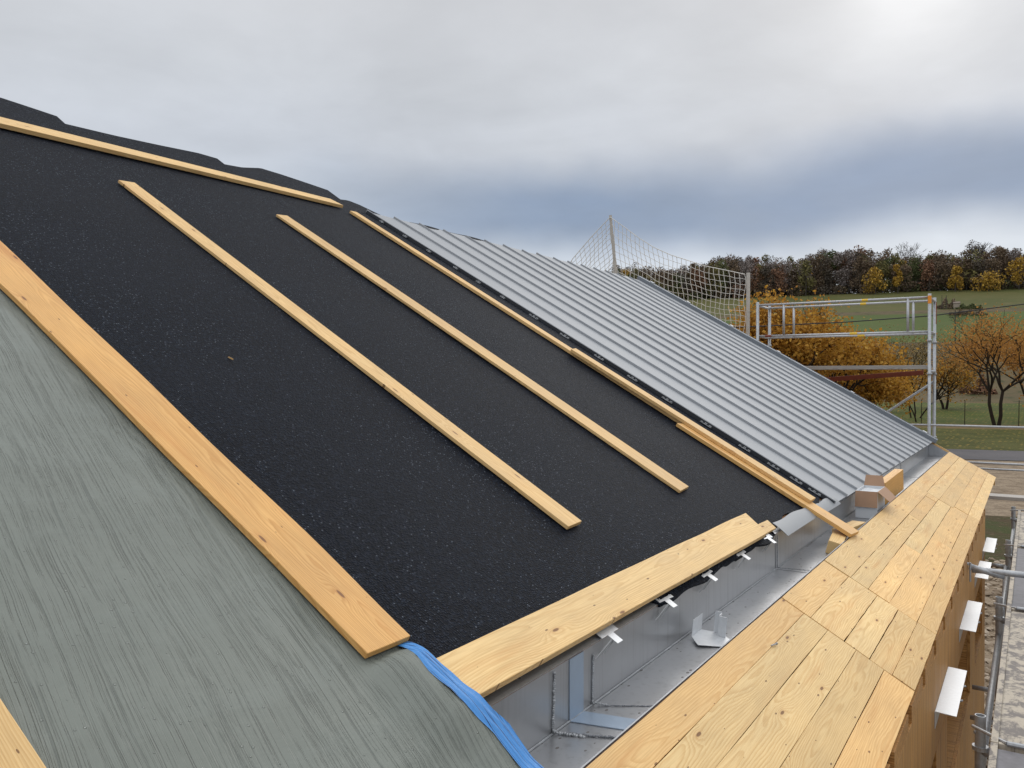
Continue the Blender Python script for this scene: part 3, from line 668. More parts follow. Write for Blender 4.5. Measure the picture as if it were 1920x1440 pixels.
board('batten', 'batten overlapping the thin long batten beside the metal, roughly split top end', (5.69, .68), (5.69, 2.79), (5.83, .68), (5.80, 2.81), .062, .024, W_BOARD, group=G1, seed=8)
board('batten', 'lowest batten of the bundle by the metal, reaching out across the gutter', (5.60, .352), (5.605, 1.72), (5.79, .335), (5.74, 1.70), .036, .025, W_WARM, group=G1, seed=9)
board('loose_board', 'pale board lying level along the top of the felt just below the ridge', (2.0, 5.585), (5.76, 5.70), (2.0, 5.76), (5.70, 5.835), .045, .03, W_BOARD, group=G1, seed=10)
board('loose_board', 'broad pale knotty board lying along the eave above the gutter hooks', (1.715, .655), (4.52, .642), (1.71, .810), (4.61, .812), .052, .028, W_BOARD, group=G1, wav=.002, seed=12)
board('loose_board', 'short end of another board under the far end of the broad eave board', (4.20, .66), (4.80, .655), (4.20, .74), (4.84, .725), .023, .016, W_BOARD, group=G1, seed=13)
board('loose_board', 'pale board lying on the tarpaulin in the bottom left corner', (.50, .10), (.47, 1.6), (.79, .10), (.775, 1.6), .045, .027, W_BOARD, group=G1, seed=14)
# small splinter on the felt
m_ = MB(); m_.hexa([(2.316, -2.60, .008), (2.322, -2.602, .008), (2.331, -2.58, .008), (2.328, -2.578, .008)], [(2.317, -2.599, .013), (2.321, -2.601, .012), (2.330, -2.581, .013), (2.328, -2.579, .014)])
o = rbuild(m_, 'wood_chip', W_BOARD, parent=None); tag(o, 'tiny pale wood chip lying alone on the black felt', 'wood chip')

# ================================================================== TARPAULIN
hemL = interp([(.15, 1.70), (.45, 1.715), (.55, 1.715), (.60, 1.700), (.67, 1.692), (.78, 1.690), (.84, 1.705), (.94, 1.735), (1.2, 1.72), (6, 1.70)])
hemR = interp([(.15, 1.775), (.45, 1.775), (.55, 1.785), (.60, 1.766), (.67, 1.758), (.78, 1.745), (.84, 1.748), (.94, 1.772), (1.2, 1.755), (6, 1.735)])
def tarp_h(e, s):
    h = .016 + .003 * math.sin(e * 3.1 + s * 1.3) * math.sin(s * 4.4 + e) + .002 * math.sin(e * 9 + 2 * s) * math.sin(s * 7)
    h = max(h, .0135)
    if s < 1.0:                                            # lies over the eave board, then sags across the gutter
        sm_ = lambda a, b_: (lambda q: q * q * (3 - 2 * q))(min(1, max(0, (s - a) / (b_ - a))))
        fade = math.exp(-(max(0, 1.69 - e) / .10) ** 2)
        up = (1 - sm_(.825, .95)) * min(1, max(.35, (s - .34) / .31)) * .048 * fade
        dn = (1 - sm_(.50, .66)) * sm_(.34, .46) * .006
        k = 1 - sm_(.8, 1.0)
        h = h * (1 - .3 * k) + up - dn + k * (.0016 * math.sin(e * 7.5 + s * 6) * math.sin(s * 13 + e * 2) + .0006 * math.sin(e * 23 + s * 9))
        if s > .6: h = max(h, .0145)
        if e > 1.68 and .648 < s < .82: h = max(h, .0555)
    d = 1.59 - e                                           # puckered beside the wide board
    if d > 0: h += .003 * math.exp(-d / .12) * math.sin(s * 26 + d * 30) * (1 if s > .85 else .6) * math.exp(-max(0, s - 1.7))
    if e > 1.55 and s > .9: h = min(h, .0145)
    return h
tp = thing('tarpaulin', 'wet grey-green tarpaulin with a blue hem spread over the near end of the roof', 'tarpaulin', M(.5, 2, 0))
mb = MB()
def tf(u, v):
    s = .12 + 5.2 * v ** 1.6; e1 = hemL(s) + .004; e = -2.6 + (e1 + 2.6) * (1 - (1 - u) ** 1.5)
    return (e, -s, tarp_h(e, s))
mb.grid(tf, 150, 150); rbuild(mb, 'sheet', TARP, True, parent=tp)
mb = MB()
def hf(u, v):
    s = .12 + 5.2 * v ** 1.6; a, b_ = hemL(s), hemR(s)
    h = tarp_h(a, s); w_ = .5 + .5 * math.sin(s * 11)
    fold = .010 * math.exp(-((s - .70) / .03) ** 2)
    return (a + (b_ - a) * u, -s, (h + .002 + .002 * math.sin(u * 3.14) + .0016 * math.sin(u * 17 + s * 5) + fold * (.5 - u)) if s < .93 else min(h, .0145) + .001)
mb.grid(hf, 14, 200); rbuild(mb, 'hem', HEM, True, parent=tp)

# ================================================================== SMALL THINGS IN THE GUTTER
def wbox(lo, hi, rot=0., tilt=0., loc=(0, 0, 0)): return Matrix.Translation(loc) @ Matrix.Rotation(rot, 4, 'Z') @ Matrix.Rotation(tilt, 4, 'X')
# carton
cb = thing('cardboard_box', 'open white carton with brown flaps standing in the gutter beside the planks', 'box', (-1.07, 6.95, GZ))
BX0, BX1, BY0, BY1, BH = -1.19, -1.03, 6.92, 7.30, .215
m_ = MB(); z0 = GZ + .004
for lo, hi in (((BX0, BY0, z0), (BX1, BY0 + .004, z0 + BH)), ((BX0, BY1 - .004, z0), (BX1, BY1, z0 + BH)), ((BX0, BY0 + .0045, z0), (BX0 + .004, BY1 - .0045, z0 + BH)), ((BX1 - .004, BY0 + .0045, z0), (BX1, BY1 - .0045, z0 + BH)), ((BX0 + .0045, BY0 + .0045, z0), (BX1 - .0045, BY1 - .0045, z0 + .004))): m_.box(lo, hi)
m_.build('body', CARDW, cb)
zt2 = z0 + BH
m_ = MB(); m_.hexa([(BX0 - .002, BY0 - .012, zt2 - .125), (BX1 + .002, BY0 - .012, zt2 - .125), (BX1 + .002, BY0 - .016, zt2 - .125), (BX0 - .002, BY0 - .016, zt2 - .125)], [(BX0, BY0 - .001, zt2), (BX1, BY0 - .001, zt2), (BX1, BY0 - .005, zt2), (BX0, BY0 - .005, zt2)]); m_.build('front_flap', CARD, cb)
m_ = MB(); m_.hexa([(BX1 + .001, BY0, zt2), (BX1 + .005, BY0, zt2), (BX1 + .005, BY1, zt2), (BX1 + .001, BY1, zt2)], [(BX1 + .088, BY0 + .01, zt2 - .078), (BX1 + .091, BY0 + .01, zt2 - .075), (BX1 + .091, BY1 - .04, zt2 - .075), (BX1 + .088, BY1 - .04, zt2 - .078)]); m_.build('side_flap', CARD, cb)
m_ = MB(); m_.hexa([(BX0, BY1 + .001, zt2), (BX1, BY1 + .001, zt2), (BX1, BY1 + .005, zt2), (BX0, BY1 + .005, zt2)], [(BX0 + .01, BY1 + .03, zt2 + .085), (BX1 - .02, BY1 + .03, zt2 + .085), (BX1 - .02, BY1 + .034, zt2 + .085), (BX0 + .01, BY1 + .034, zt2 + .085)]); m_.build('back_flap', CARD, cb)
m_ = MB(); m_.grid(lambda u, v: (BX0 + .006 + (BX1 - BX0 - .012) * u, BY0 + .006 + (BY1 - BY0 - .012) * v, zt2 - .02 + .012 * math.sin(u * 7) * math.cos(v * 5)), 8, 8); m_.build('paper_filling', CARDW, cb, True)
def block(name, label, loc, size, rot, tilt, mat, roll=0.):
    m_ = MB(); a, b_, c = [q / 2 for q in size]; m_.box((-a, -b_, -c), (a, b_, c))
    mw = Matrix.Translation(loc) @ Matrix.Rotation(rot, 4, 'Z') @ Matrix.Rotation(tilt, 4, 'Y') @ Matrix.Rotation(roll, 4, 'X')
    return tag(m_.build(name, mat, None, False, mw, .002), label, 'wood block', 'timber offcuts in the gutter')
block('timber_offcut', 'upright orange timber offcut standing behind the open carton', (-1.085, 8.02, GZ + .14), (.62, .075, .19), R(84), R(-6), W_WARM)
block('timber_offcut', 'cut timber block with dark orange end grain in the gutter before the batten', (-1.075, 5.62, GZ + .052), (.42, .085, .085), R(95), R(-4), W_BOARD, .25)
block('timber_offcut', 'flat pale offcut lying under the batten that crosses the gutter', (-1.115, 6.25, GZ + .030), (.36, .10, .045), R(78), R(-2), W_BOARD)
# loose gutter bracket
lb = thing('loose_bracket', 'folded galvanised bracket lying loose on the gutter floor', 'bracket', (-1.15, 3.29, GZ))
def prism(pts, z0, z1, mw):
    n = len(pts); m_ = MB(); m_.add([mw @ Vector((x, y, z0)) for x, y in pts] + [mw @ Vector((x, y, z1)) for x, y in pts], [tuple(range(n - 1, -1, -1)), tuple(range(n, 2 * n))] + [(i, (i + 1) % n, n + (i + 1) % n, n + i) for i in range(n)]); return m_
T = Matrix.Translation((-1.145, 3.36, GZ + .010)) @ Matrix.Rotation(R(5), 4, 'Y') @ Matrix.Scale(.84, 4)
prism([(-.085, -.06), (-.02, -.15), (.085, -.085), (.09, .03), (.02, .10), (-.085, .08)], 0, .0025, T).build('base_plate', ZINCW, lb)
m_ = MB(); m_.box((-.088, -.055, .003), (-.085, .085, .085), T); m_.build('side_wing', ZINCW, lb)
m_ = MB(); m_.box((-.02, .085, .003), (.012, .088, .115), T); m_.box((.0125, .045, .003), (.0155, .0845, .11), T); m_.box((.016, .045, .003), (.055, .048, .105), T); m_.build('upright_tabs', ZINCW, lb)

# ================================================================== SCAFFOLDS
def tubes(name, segs, r, mat, parent, n=14):
    if len(segs) > 1:
        for sg in segs: o = tubes(name, [sg], r, mat, parent, n)
        return o
    m_ = MB()
    for a, b_ in segs: m_.tube(a, b_, r, n)
    o = m_.build(name, mat, parent, False)
    for p in o.data.polygons: p.use_smooth = len(p.vertices) == 4
    return o
Z = lambda z_: CAMZ + z_
# --- gable scaffold
gs = thing('scaffold', 'galvanised scaffold bay with double guardrails standing beyond the metal roof edge', 'scaffold', (-2.6, 14.0, 0), 'scaffolds')
XA, XB, YF, YB = -1.325, -3.90, 13.72, 14.45
for x in (XA, XB):
    for y in (YF, YB):
        o = tubes('standard', [((x, y, 0), (x, y, Z(1.27)))], .0242, GALV, gs)
        for zc in (.05, .55, -1.45, -.95): tubes('coupler_ring', [((x, y, Z(zc)), (x, y, Z(zc + .03)))], .036, GALV, o)
    tubes('end_rail', [((x, YF, Z(1.21)), (x, YB, Z(1.21))), ((x, YF, Z(.70)), (x, YB, Z(.70)))], .019, ALU, gs)
    tubes('transom', [((x, YF, Z(.10)), (x, YB, Z(.10))), ((x, YF, Z(-1.72)), (x, YB, Z(-1.72)))], .024, GALV, gs)
for y in (YF + .03, YB - .03):
    o = tubes('guardrail', [((XA, y, Z(1.22)), (XB, y, Z(1.22))), ((XA, y, Z(.70)), (XB, y, Z(.70)))], .0175, ALU, gs)
    tubes('rail_post', [((XB + .42, y, Z(.71)), (XB + .42, y, Z(1.21)))], .019, ALU, o); tubes('rail_post', [((XA - .30, y, Z(.71)), (XA - .30, y, Z(1.21)))], .019, ALU, o)
    m_ = MB(); m_.tube((XA - .86 - (y - YF) * .2, y, Z(1.22)), (XA - .95 - (y - YF) * .2, y, Z(1.22)), .0195, 12); m_.build('yellow_label', YELLOW, o)
    m_ = MB(); m_.tube((XA - 1.02, y, Z(.70)), (XA - 1.13, y, Z(.70)), .0205, 12); m_.build('yellow_label', YELLOW, o)
m_ = MB(); m_.tube((XA, YF, Z(1.12)), (XA, YF, Z(1.24)), .026, 14); m_.build('orange_band', ORANGE, gs)
m_ = MB(); m_.tube((XA + .012, YB, Z(.85)), (XA + .012, YB, Z(1.2)), .0165, 10); m_.build('red_band', RED, gs)
m_ = MB(); m_.tube((XB + .12, YF + .03, Z(.70)), (XB + .22, YF + .03, Z(.70)), .0205, 12); m_.build('red_label', RED, gs)
MB().box((XB + .03, YF + .035, Z(.135)), (XA - .03, YB - .035, Z(.195))).build('platform', W_GREY, gs, bevel=.004)
m_ = MB(); m_.hexa([(XB, YB + .03, Z(-.14)), (XA - .16, YB + .03, Z(.05)), (XA - .16, YB + .06, Z(.05)), (XB, YB + .06, Z(-.14))], [(XB, YB + .03, Z(-.06)), (XA - .16, YB + .03, Z(.125)), (XA - .16, YB + .06, Z(.125)), (XB, YB + .06, Z(-.06))]); m_.build('red_ladder_beam', RED, gs, bevel=.004)
tubes('brace', [((XA, YB + .03, Z(-.05)), (XB, YB + .03, Z(-1.95)))], .019, GALV, gs)
tubes('ledger', [((XB - .1, YF, Z(-.715)), (1.9, YF, Z(-.70)))], .0155, GALV, gs); tubes('ledger', [((XA - .6, YF, Z(-1.245)), (1.9, YF, Z(-1.23)))], .017, GALV, gs)
tubes('ledger', [((XA - .6, YB, Z(-1.40)), (1.9, YB, Z(-1.38)))], .015, GALV, gs)
tubes('ledger', [((XB, YF, Z(-3.7)), (XA, YF, Z(-3.7))), ((XB, YB, Z(-3.7)), (XA, YB, Z(-3.7)))], .024, GALV, gs)
MB().box((-.75, 13.55, Z(-1.74)), (1.9, 13.86, Z(-1.69))).build('timber_walkway', W_GREY, gs, bevel=.004)
# --- eave scaffold
es_ = thing('scaffold', 'scaffold with worn plywood platforms running along the eave wall', 'scaffold', (.1, 7, 0), 'scaffolds')
SX, SX2 = -.215, .52
SY = [-.54, 2.03, 4.6, 7.17, 9.74, 12.31]
for i, y in enumerate(SY):
    for x in (SX, SX2):
        top = Z(-1.655) if x == SX else Z(-.6)
        m_ = MB(); nn = 16
        ring = lambda r_, zz_: [(x + r_ * math.cos(2 * math.pi * k / nn), y + r_ * math.sin(2 * math.pi * k / nn), zz_) for k in range(nn)]
        m_.add(ring(.0242, 0) + ring(.0242, top) + ring(.0205, top) + ring(.0205, top - .12), [(k + nn * j, (k + 1) % nn + nn * j, (k + 1) % nn + nn * (j + 1), k + nn * (j + 1)) for j in range(3) for k in range(nn)] + [tuple(range(4 * nn - 1, 3 * nn - 1, -1))])
        o = m_.build('standard', GALV, es_, False)
        m_ = MB(); m_.tube((x, y, top - .17), (x, y, top - .15), .036, 14); m_.tube((x, y, top - 2.1), (x, y, top - 2.07), .036, 14); m_.tube((x - .0225, y - .01, top - .085), (x - .0255, y - .012, top - .085), .008, 10); m_.build('coupler_ring', GALV, o)
        m_ = MB(); m_.box((x - .07, y - .07, 0), (x + .07, y + .07, .012)); m_.build('foot_plate', GALV, o)
    tubes('transom', [((SX, y, Z(-1.83)), (SX2, y, Z(-1.83))), ((SX - .12, y, Z(-3.82)), (SX2, y, Z(-3.82)))], .024, GALV, es_)
    if i < len(SY) - 1:
        y2 = SY[i + 1]
        for x in (SX, SX2): tubes('ledger', [((x, y, Z(-1.95)), (x, y2, Z(-1.95))), ((x, y, .28), (x, y2, .28))], .02, GALV, es_)
        tubes('brace', [((SX2, y, .4), (SX2, y2, Z(-1.9)))], .02, GALV, es_)
        a, b_ = y - .30, y2 - .31
        for j in range(2):
            x0 = SX + .055 + j * .335
            MB().box((x0 + .012, a + .03, Z(-1.71)), (x0 + .308, b_ - .03, Z(-1.668))).build('platform', PLYD if i in (1, 3) else PLYW, es_, bevel=.003)
            m_ = MB(); m_.box((x0, a, Z(-1.72)), (x0 + .03, b_, Z(-1.655))); m_.box((x0 + .2925, a, Z(-1.72)), (x0 + .3225, b_, Z(-1.655))); m_.box((x0 + .0305, a + .001, Z(-1.72)), (x0 + .292, a + .028, Z(-1.66))); m_.build('platform_frame', PLYW, es_, bevel=.003)
        m_ = MB(); m_.tube((SX - .03, y2 - .04, Z(-1.70)), (SX + .12, y2 - .30, Z(-1.652)), .008, 8); m_.tube((SX + .12, y2 - .30, Z(-1.652)), (SX2, y2 - .30, Z(-1.648)), .012, 8); m_.build('hold_down_bar', GALV, es_)
        MB().box((SX + .05, a, Z(-3.76)), (SX2 - .08, b_ - .02, Z(-3.71))).build('lower_platform', W_GREY, es_, bevel=.004)
# wall ties
o = tubes('wall_tie', [((WX + .012, 7.30, Z(-1.475)), (SX + .03, 7.32, Z(-1.53)))], .0235, GALV, es_)
o = tubes('wall_tie', [((WX + .03, 7.31, Z(-1.50)), (.1, 7.33, Z(-1.50)))], .024, GALV, es_)
m_ = MB(); m_.tube((WX - .035, 7.28, Z(-1.44)), (WX + .05, 7.30, Z(-1.47)), .011, 8); m_.tube((WX - .02, 7.26, Z(-1.44)), (WX - .02, 7.26, Z(-1.56)), .007, 8); m_.tube((WX + .02, 7.28, Z(-1.44)), (WX + .02, 7.28, Z(-1.59)), .007, 8); m_.build('tie_hook', GALV, es_)
tubes('wall_tie', [((WX + .03, 9.76, Z(-1.93)), (SX, 9.74, Z(-1.93)))], .02, GALV, es_)
tubes('lower_ledger', [((WX + .03, 7.4, Z(-2.45)), (SX, 7.4, Z(-2.45))), ((WX + .03, 7.2, Z(-2.62)), (SX, 7.17, Z(-2.62)))], .018, GALV, es_)
tubes('lower_brace', [((SX - .02, 9.6, Z(-1.9)), (SX - .05, 7.3, Z(-3.7)))], .018, GALV, es_)

# ================================================================== SAFETY NET
net = thing('safety_net', 'white mesh safety net strung between two poles above the far roof edge', 'net', (-5.2, 13.95, 0))
NY = 13.93
topx = [-7.51, -7.11, -6.71, -6.44, -6.12, -5.82, -5.5, -5.21, -4.88, -4.58, -4.17]
topz = [2.30, 2.68, 3.02, 2.82, 2.57, 2.37, 2.21, 2.10, 1.97, 1.89, 1.775]
def ztop(x): return float(np.interp(x, topx, topz))
m_ = MB(); m_.tube((-6.72, NY, Z(3.06)), (-6.05, NY + .25, 0.), .027, 10); m_.build('pole', NETP, net)
m_ = MB(); m_.tube((-4.12, NY, Z(1.80)), (-4.16, NY, 0.), .032, 10); m_.build('pole', NETP, net)
m_ = MB(); pts = [(x, NY - .03, Z(z_)) for x, z_ in zip(topx, topz)]; m_.path(pts, .007, 6)
m_.path([(-7.51, NY - .03, Z(2.30)), (-8.3, NY - .03, Z(1.2)), (-8.6, NY - .03, Z(.3))], .007, 6); m_.build('head_rope', ROPE, net)
r_ = random.Random(9); cell = .088; mb = MB(); nodes = {}
xs = np.arange(-8.4, -4.13, cell)
def ztop2(x): return ztop(x) if x > -7.51 else float(np.interp(x, [-8.6, -8.3, -7.51], [.3, 1.2, 2.30]))
for i, x in enumerate(xs):
    for j in range(34):
        # rows follow the head rope's curve but relax to level further down
        lvl = 1.45 - j * .080; sagk = math.exp(-j / 14.)
        zz_ = lvl + (ztop2(x) - 1.45) * (.35 + .65 * sagk) if x > -6.71 else ztop2(x) - j * .088 * (1. if x > -7.5 else .8)
        if j == 0: zz_ = ztop2(x)
        zz_ = min(zz_, ztop2(x) - j * .03)
        billow = .20 * math.sin(math.pi * (x + 8.4) / 4.3) * math.sin(min(1, j / 18) * 2.2)
        nodes[i, j] = Vector((x + .016 * math.sin(j * .9 + i * .4) + r_.uniform(-.008, .008), NY - .03 + billow, Z(zz_) + (0 if j == 0 else r_.uniform(-.008, .008) + .03 * math.sin(i * .55) * min(1, j / 5) * .5)))
nx = len(xs)
for i in range(nx):
    for j in range(34):
        p = nodes[i, j]
        if p.z < Z(-1.0): continue
        if i + 1 < nx and j > 0: mb.tube(p, nodes[i + 1, j], .0050, 4, cap=False)
        if j + 1 < 34: mb.tube(p, nodes[i, j + 1], .0050, 4, cap=False)
mb.build('mesh', ROPE, net)

# ================================================================== VEGETATION
def leafmat(name, stops, spec=.2, trans=.0):
    m, nt, b = newmat(name)
    rp = nd(nt, 'ShaderNodeNewGeometry').outputs['Random Per Island']
    ob = nd(nt, 'ShaderNodeTexCoord').outputs['Object']
    n = noise(nt, ob, .9, 3, .6)
    v = mth(nt, 'ADD', mth(nt, 'MULTIPLY', rp, .62), mth(nt, 'MULTIPLY', mth(nt, 'SUBTRACT', n, .25), .75), clamp=True)
    c = ramp(nt, v, stops)
    setb(nt, b, base=c, rough=.7, spec=spec)
    if trans:
        tr = nd(nt, 'ShaderNodeBsdfTranslucent', ins={0: c}); mx = nd(nt, 'ShaderNodeMixShader', ins={0: trans, 1: b.outputs[0], 2: tr.outputs[0]})
        nt.links.new(mx.outputs[0], nt.nodes['Material Output'].inputs[0])
    return m
L_YEL = leafmat('autumn_leaves', [(0, (.16, .07, .018)), (.3, (.36, .175, .028)), (.65, (.54, .29, .045)), (1, (.66, .45, .11))], trans=.4)
L_ORA = leafmat('rusty_leaves', [(0, (.22, .10, .035)), (.4, (.42, .20, .05)), (.8, (.55, .28, .07)), (1, (.60, .40, .13))], trans=.4)
L_PALE = leafmat('pale_sparse_leaves', [(0, (.11, .075, .03)), (.5, (.24, .16, .05)), (1, (.42, .34, .16))], trans=.2)
WOODC = {  # bark and leaf tones
 'brown': [(0, (0.061, 0.045, 0.031)), (.5, (0.154, 0.109, 0.069)), (1, (0.258, 0.185, 0.120))],
 'olive': [(0, (0.062, 0.059, 0.025)), (.5, (0.157, 0.139, 0.050)), (1, (0.263, 0.221, 0.080))],
 'green': [(0, (0.042, 0.053, 0.023)), (.5, (0.092, 0.110, 0.042)), (1, (0.173, 0.184, 0.067))],
 'russet': [(0, (0.090, 0.047, 0.031)), (.5, (0.214, 0.114, 0.069)), (1, (0.331, 0.187, 0.106))],
 'dark': [(0, (0.046, 0.039, 0.031)), (.5, (0.101, 0.082, 0.064)), (1, (0.180, 0.147, 0.110))],
 'gold': [(0, (0.167, 0.100, 0.022)), (.5, (0.379, 0.228, 0.035)), (1, (0.575, 0.367, 0.061))],
 'twig': [(0, (0.106, 0.088, 0.080)), (.5, (0.210, 0.175, 0.160)), (1, (0.336, 0.286, 0.266))],
}
WM = {k: leafmat('wood_' + k, v) for k, v in WOODC.items()}
BARK = simple('dark_bark', (.035, .027, .02), .9, 0, 9, .4, .01, .1)
BARKG = simple('grey_bark', (.085, .075, .065), .9, 0, 4, .3, 0, .1)

def grow(seed, H, spread=1., trunk_r=.12, forks=5, levels=4, trunk_frac=.28, up=.35, stems=1):
    r_ = random.Random(seed); segs = []; tips = []
    def rec(p, d, L, r, lev):
        n = 3; q = p
        for i in range(n):
            d = (d + Vector((r_.gauss(0, .13), r_.gauss(0, .13), r_.gauss(.03, .08)))).normalized()
            q2 = q + d * (L / n); segs.append((q.copy(), q2.copy(), r * (1 - .25 * i / n), r * (1 - .25 * (i + 1) / n))); q = q2
            if lev <= 1: tips.append((q.copy(), lev))
        if lev == 0: return
        k = forks if lev == levels else r_.choice((2, 3, 3))
        for i in range(k):
            ang = r_.uniform(.35, .95) * spread; a = 2 * math.pi * (i + r_.uniform(-.3, .3)) / k
            s_ = d.orthogonal().normalized(); t = d.cross(s_)
            nd_ = (d * math.cos(ang) + (s_ * math.cos(a) + t * math.sin(a)) * math.sin(ang) + Vector((0, 0, up * r_.uniform(0, .6)))).normalized()
            rec(q, nd_, L * r_.uniform(.62, .88), r * .62, lev - 1)
    for s_ in range(stems):
        d0 = Vector((r_.gauss(0, .06), r_.gauss(0, .06), 1)) if stems == 1 else Vector((.38 * (s_ - (stems - 1) / 2) * 1.4, r_.gauss(0, .1), 1))
        rec(Vector((.25 * (s_ - (stems - 1) / 2), 0, -.15)), d0.normalized(), H * trunk_frac, trunk_r, levels)
    return segs, tips
def quads(pts, sizes, rng, mi=None):
    n = len(pts); a = rng.normal(size=(n, 3)); a /= np.linalg.norm(a, axis=1)[:, None]
    b_ = rng.normal(size=(n, 3)); b_ -= (b_ * a).sum(1)[:, None] * a; b_ /= np.linalg.norm(b_, axis=1)[:, None]
    s1 = sizes[:, None]; s2 = sizes[:, None] * rng.uniform(.5, .9, size=(n, 1))
    v = np.stack([pts - a * s1, pts + b_ * s2, pts + a * s1 * .9, pts - b_ * s2], 1).reshape(-1, 3)
    return v
def npmesh(name, v, mats, mi=None):
    n = len(v) // 4; me = bpy.data.meshes.new(name); me.vertices.add(len(v)); me.vertices.foreach_set('co', v.astype(np.float32).ravel())
    me.loops.add(4 * n); me.loops.foreach_set('vertex_index', np.arange(4 * n, dtype=np.int32)); me.polygons.add(n)
    me.polygons.foreach_set('loop_start', np.arange(0, 4 * n, 4, dtype=np.int32)); me.polygons.foreach_set('loop_total', np.full(n, 4, np.int32))
    for m_ in mats: me.materials.append(m_)
    if mi is not None: me.polygons.foreach_set('material_index', mi.astype(np.int32))
    me.update(); me.validate(); return me
def tree(name, label, cat, loc, seed, H, leaf, nleaf, lsize, scat=.5, group=None, leafmat_=L_YEL, bark=BARK, rot=0., crown_cut=None, **kw):
    segs, tips = grow(seed, H, **kw)
    zmax = max(t[0].z for t in tips); k = H / zmax
    t = thing(name, label, cat, loc, group); t.rotation_euler = (0, 0, rot)
    mb = MB()
    for a, b_, r0, r1 in segs: mb.tube(a * k, b_ * k, max(r0, .012), 6 if r0 > .05 else 4, max(r1, .010), cap=False)
    o = mb.build('trunk', bark, None, True); o.parent = t
    if nleaf:
        rng = np.random.default_rng(seed); tp_ = np.array([tuple(q[0] * k) for q in tips])
        idx = rng.integers(0, len(tp_), nleaf); p = tp_[idx] + rng.normal(size=(nleaf, 3)) * scat
        p = p[p[:, 2] > .5]
        me = npmesh('crown', quads(p, rng.uniform(.6, 1.3, len(p)) * lsize, rng), [leafmat_]); o = bpy.data.objects.new('crown', me); COL.objects.link(o); o.parent = t
    return t
GO = 'autumn trees in the orchard'
tree('fruit_tree', 'big dense orange-yellow tree close behind the scaffold guardrails', 'tree', (-13.6, 56.5, 0), 11, 10.3, L_YEL, 14000, .135, .45, GO, forks=7, spread=1.05, trunk_r=.2, trunk_frac=.2, up=.5)
tree('fruit_tree', 'rounded orange-yellow tree between the big one and the low yellow one', 'tree', (-12.4, 65, 0), 71, 8.6, L_YEL, 8500, .13, .48, GO, forks=7, spread=1.1, trunk_r=.16, trunk_frac=.2, up=.4)
tree('fruit_tree', 'low yellow tree merging with the right side of the big orange-yellow tree', 'tree', (-11.6, 72, 0), 14, 6.4, L_YEL, 6000, .135, .45, GO, forks=6, spread=1.15, trunk_r=.14, trunk_frac=.22, up=.3)
tree('fruit_tree', 'thin yellow tree left of the guardrails, seen behind the white net', 'tree', (-17.6, 60, 0), 23, 8.3, L_YEL, 7500, .14, .42, GO, forks=6, spread=1.05, trunk_r=.15, trunk_frac=.24)
tree('fruit_tree', 'open rust-coloured tree with a forked dark trunk on the green orchard grass', 'tree', (-3.3, 100.2, 0), 31, 12.2, L_ORA, 6200, .12, .85, GO, leafmat_=L_ORA, forks=4, spread=.95, trunk_r=.20, trunk_frac=.24, up=.35, stems=2)
tree('fruit_tree', 'small slanting tree with a thin trunk just left of the scaffold post', 'tree', (-11.2, 102.5, 0), 37, 6.6, L_YEL, 1500, .12, .4, GO, forks=4, spread=.8, trunk_r=.09, trunk_frac=.38)
tree('fruit_tree', 'low wide yellow tree with two dark stems right of the scaffold post', 'tree', (-11.0, 135, .45), 41, 7.6, L_YEL, 4200, .16, .55, GO, forks=5, spread=1.2, trunk_r=.2, trunk_frac=.25, stems=2)
tree('fruit_tree', 'yellow orchard tree whose trunk shows just above the metal roof edge', 'tree', (-18.9, 124, .3), 43, 7.6, L_YEL, 3600, .16, .55, GO, forks=5, spread=1.1, trunk_r=.2, trunk_frac=.28)
tree('fruit_tree', 'rust-coloured tree cut off by the right edge of the photo', 'tree', (2.6, 108, 0), 47, 12.5, L_ORA, 5000, .14, .75, GO, leafmat_=L_ORA, forks=5, spread=1., trunk_r=.22, trunk_frac=.25)
tree('fruit_tree', 'smaller rust-coloured tree behind the forked orchard tree', 'tree', (-.4, 139, .5), 53, 11.5, L_ORA, 4500, .18, .8, GO, leafmat_=L_ORA, forks=5, spread=1., trunk_r=.2, trunk_frac=.25)
tree('bush', 'sparse pale-leaved bush between the yellow tree and the scaffold post', 'bush', (-12.4, 112, 0), 59, 10.8, L_PALE, 3400, .11, .9, leafmat_=L_PALE, forks=6, spread=.8, trunk_r=.1, trunk_frac=.2, stems=3)
tree('bare_tree', 'small nearly leafless tree beside the utility pole on the green field', 'tree', (-14.2, 238, gxy(-14.2, 238)), 61, 9.0, L_PALE, 60, .2, .5, leafmat_=L_PALE, forks=6, spread=.7, trunk_r=.09, trunk_frac=.25, stems=2)
tree('bare_tree', 'tall sparse sapling rising above the big orange-yellow tree', 'tree', (-15.2, 61, 0), 67, 11.2, L_ORA, 480, .10, .5, leafmat_=L_ORA, forks=5, spread=.62, trunk_r=.09, trunk_frac=.3, up=.6)
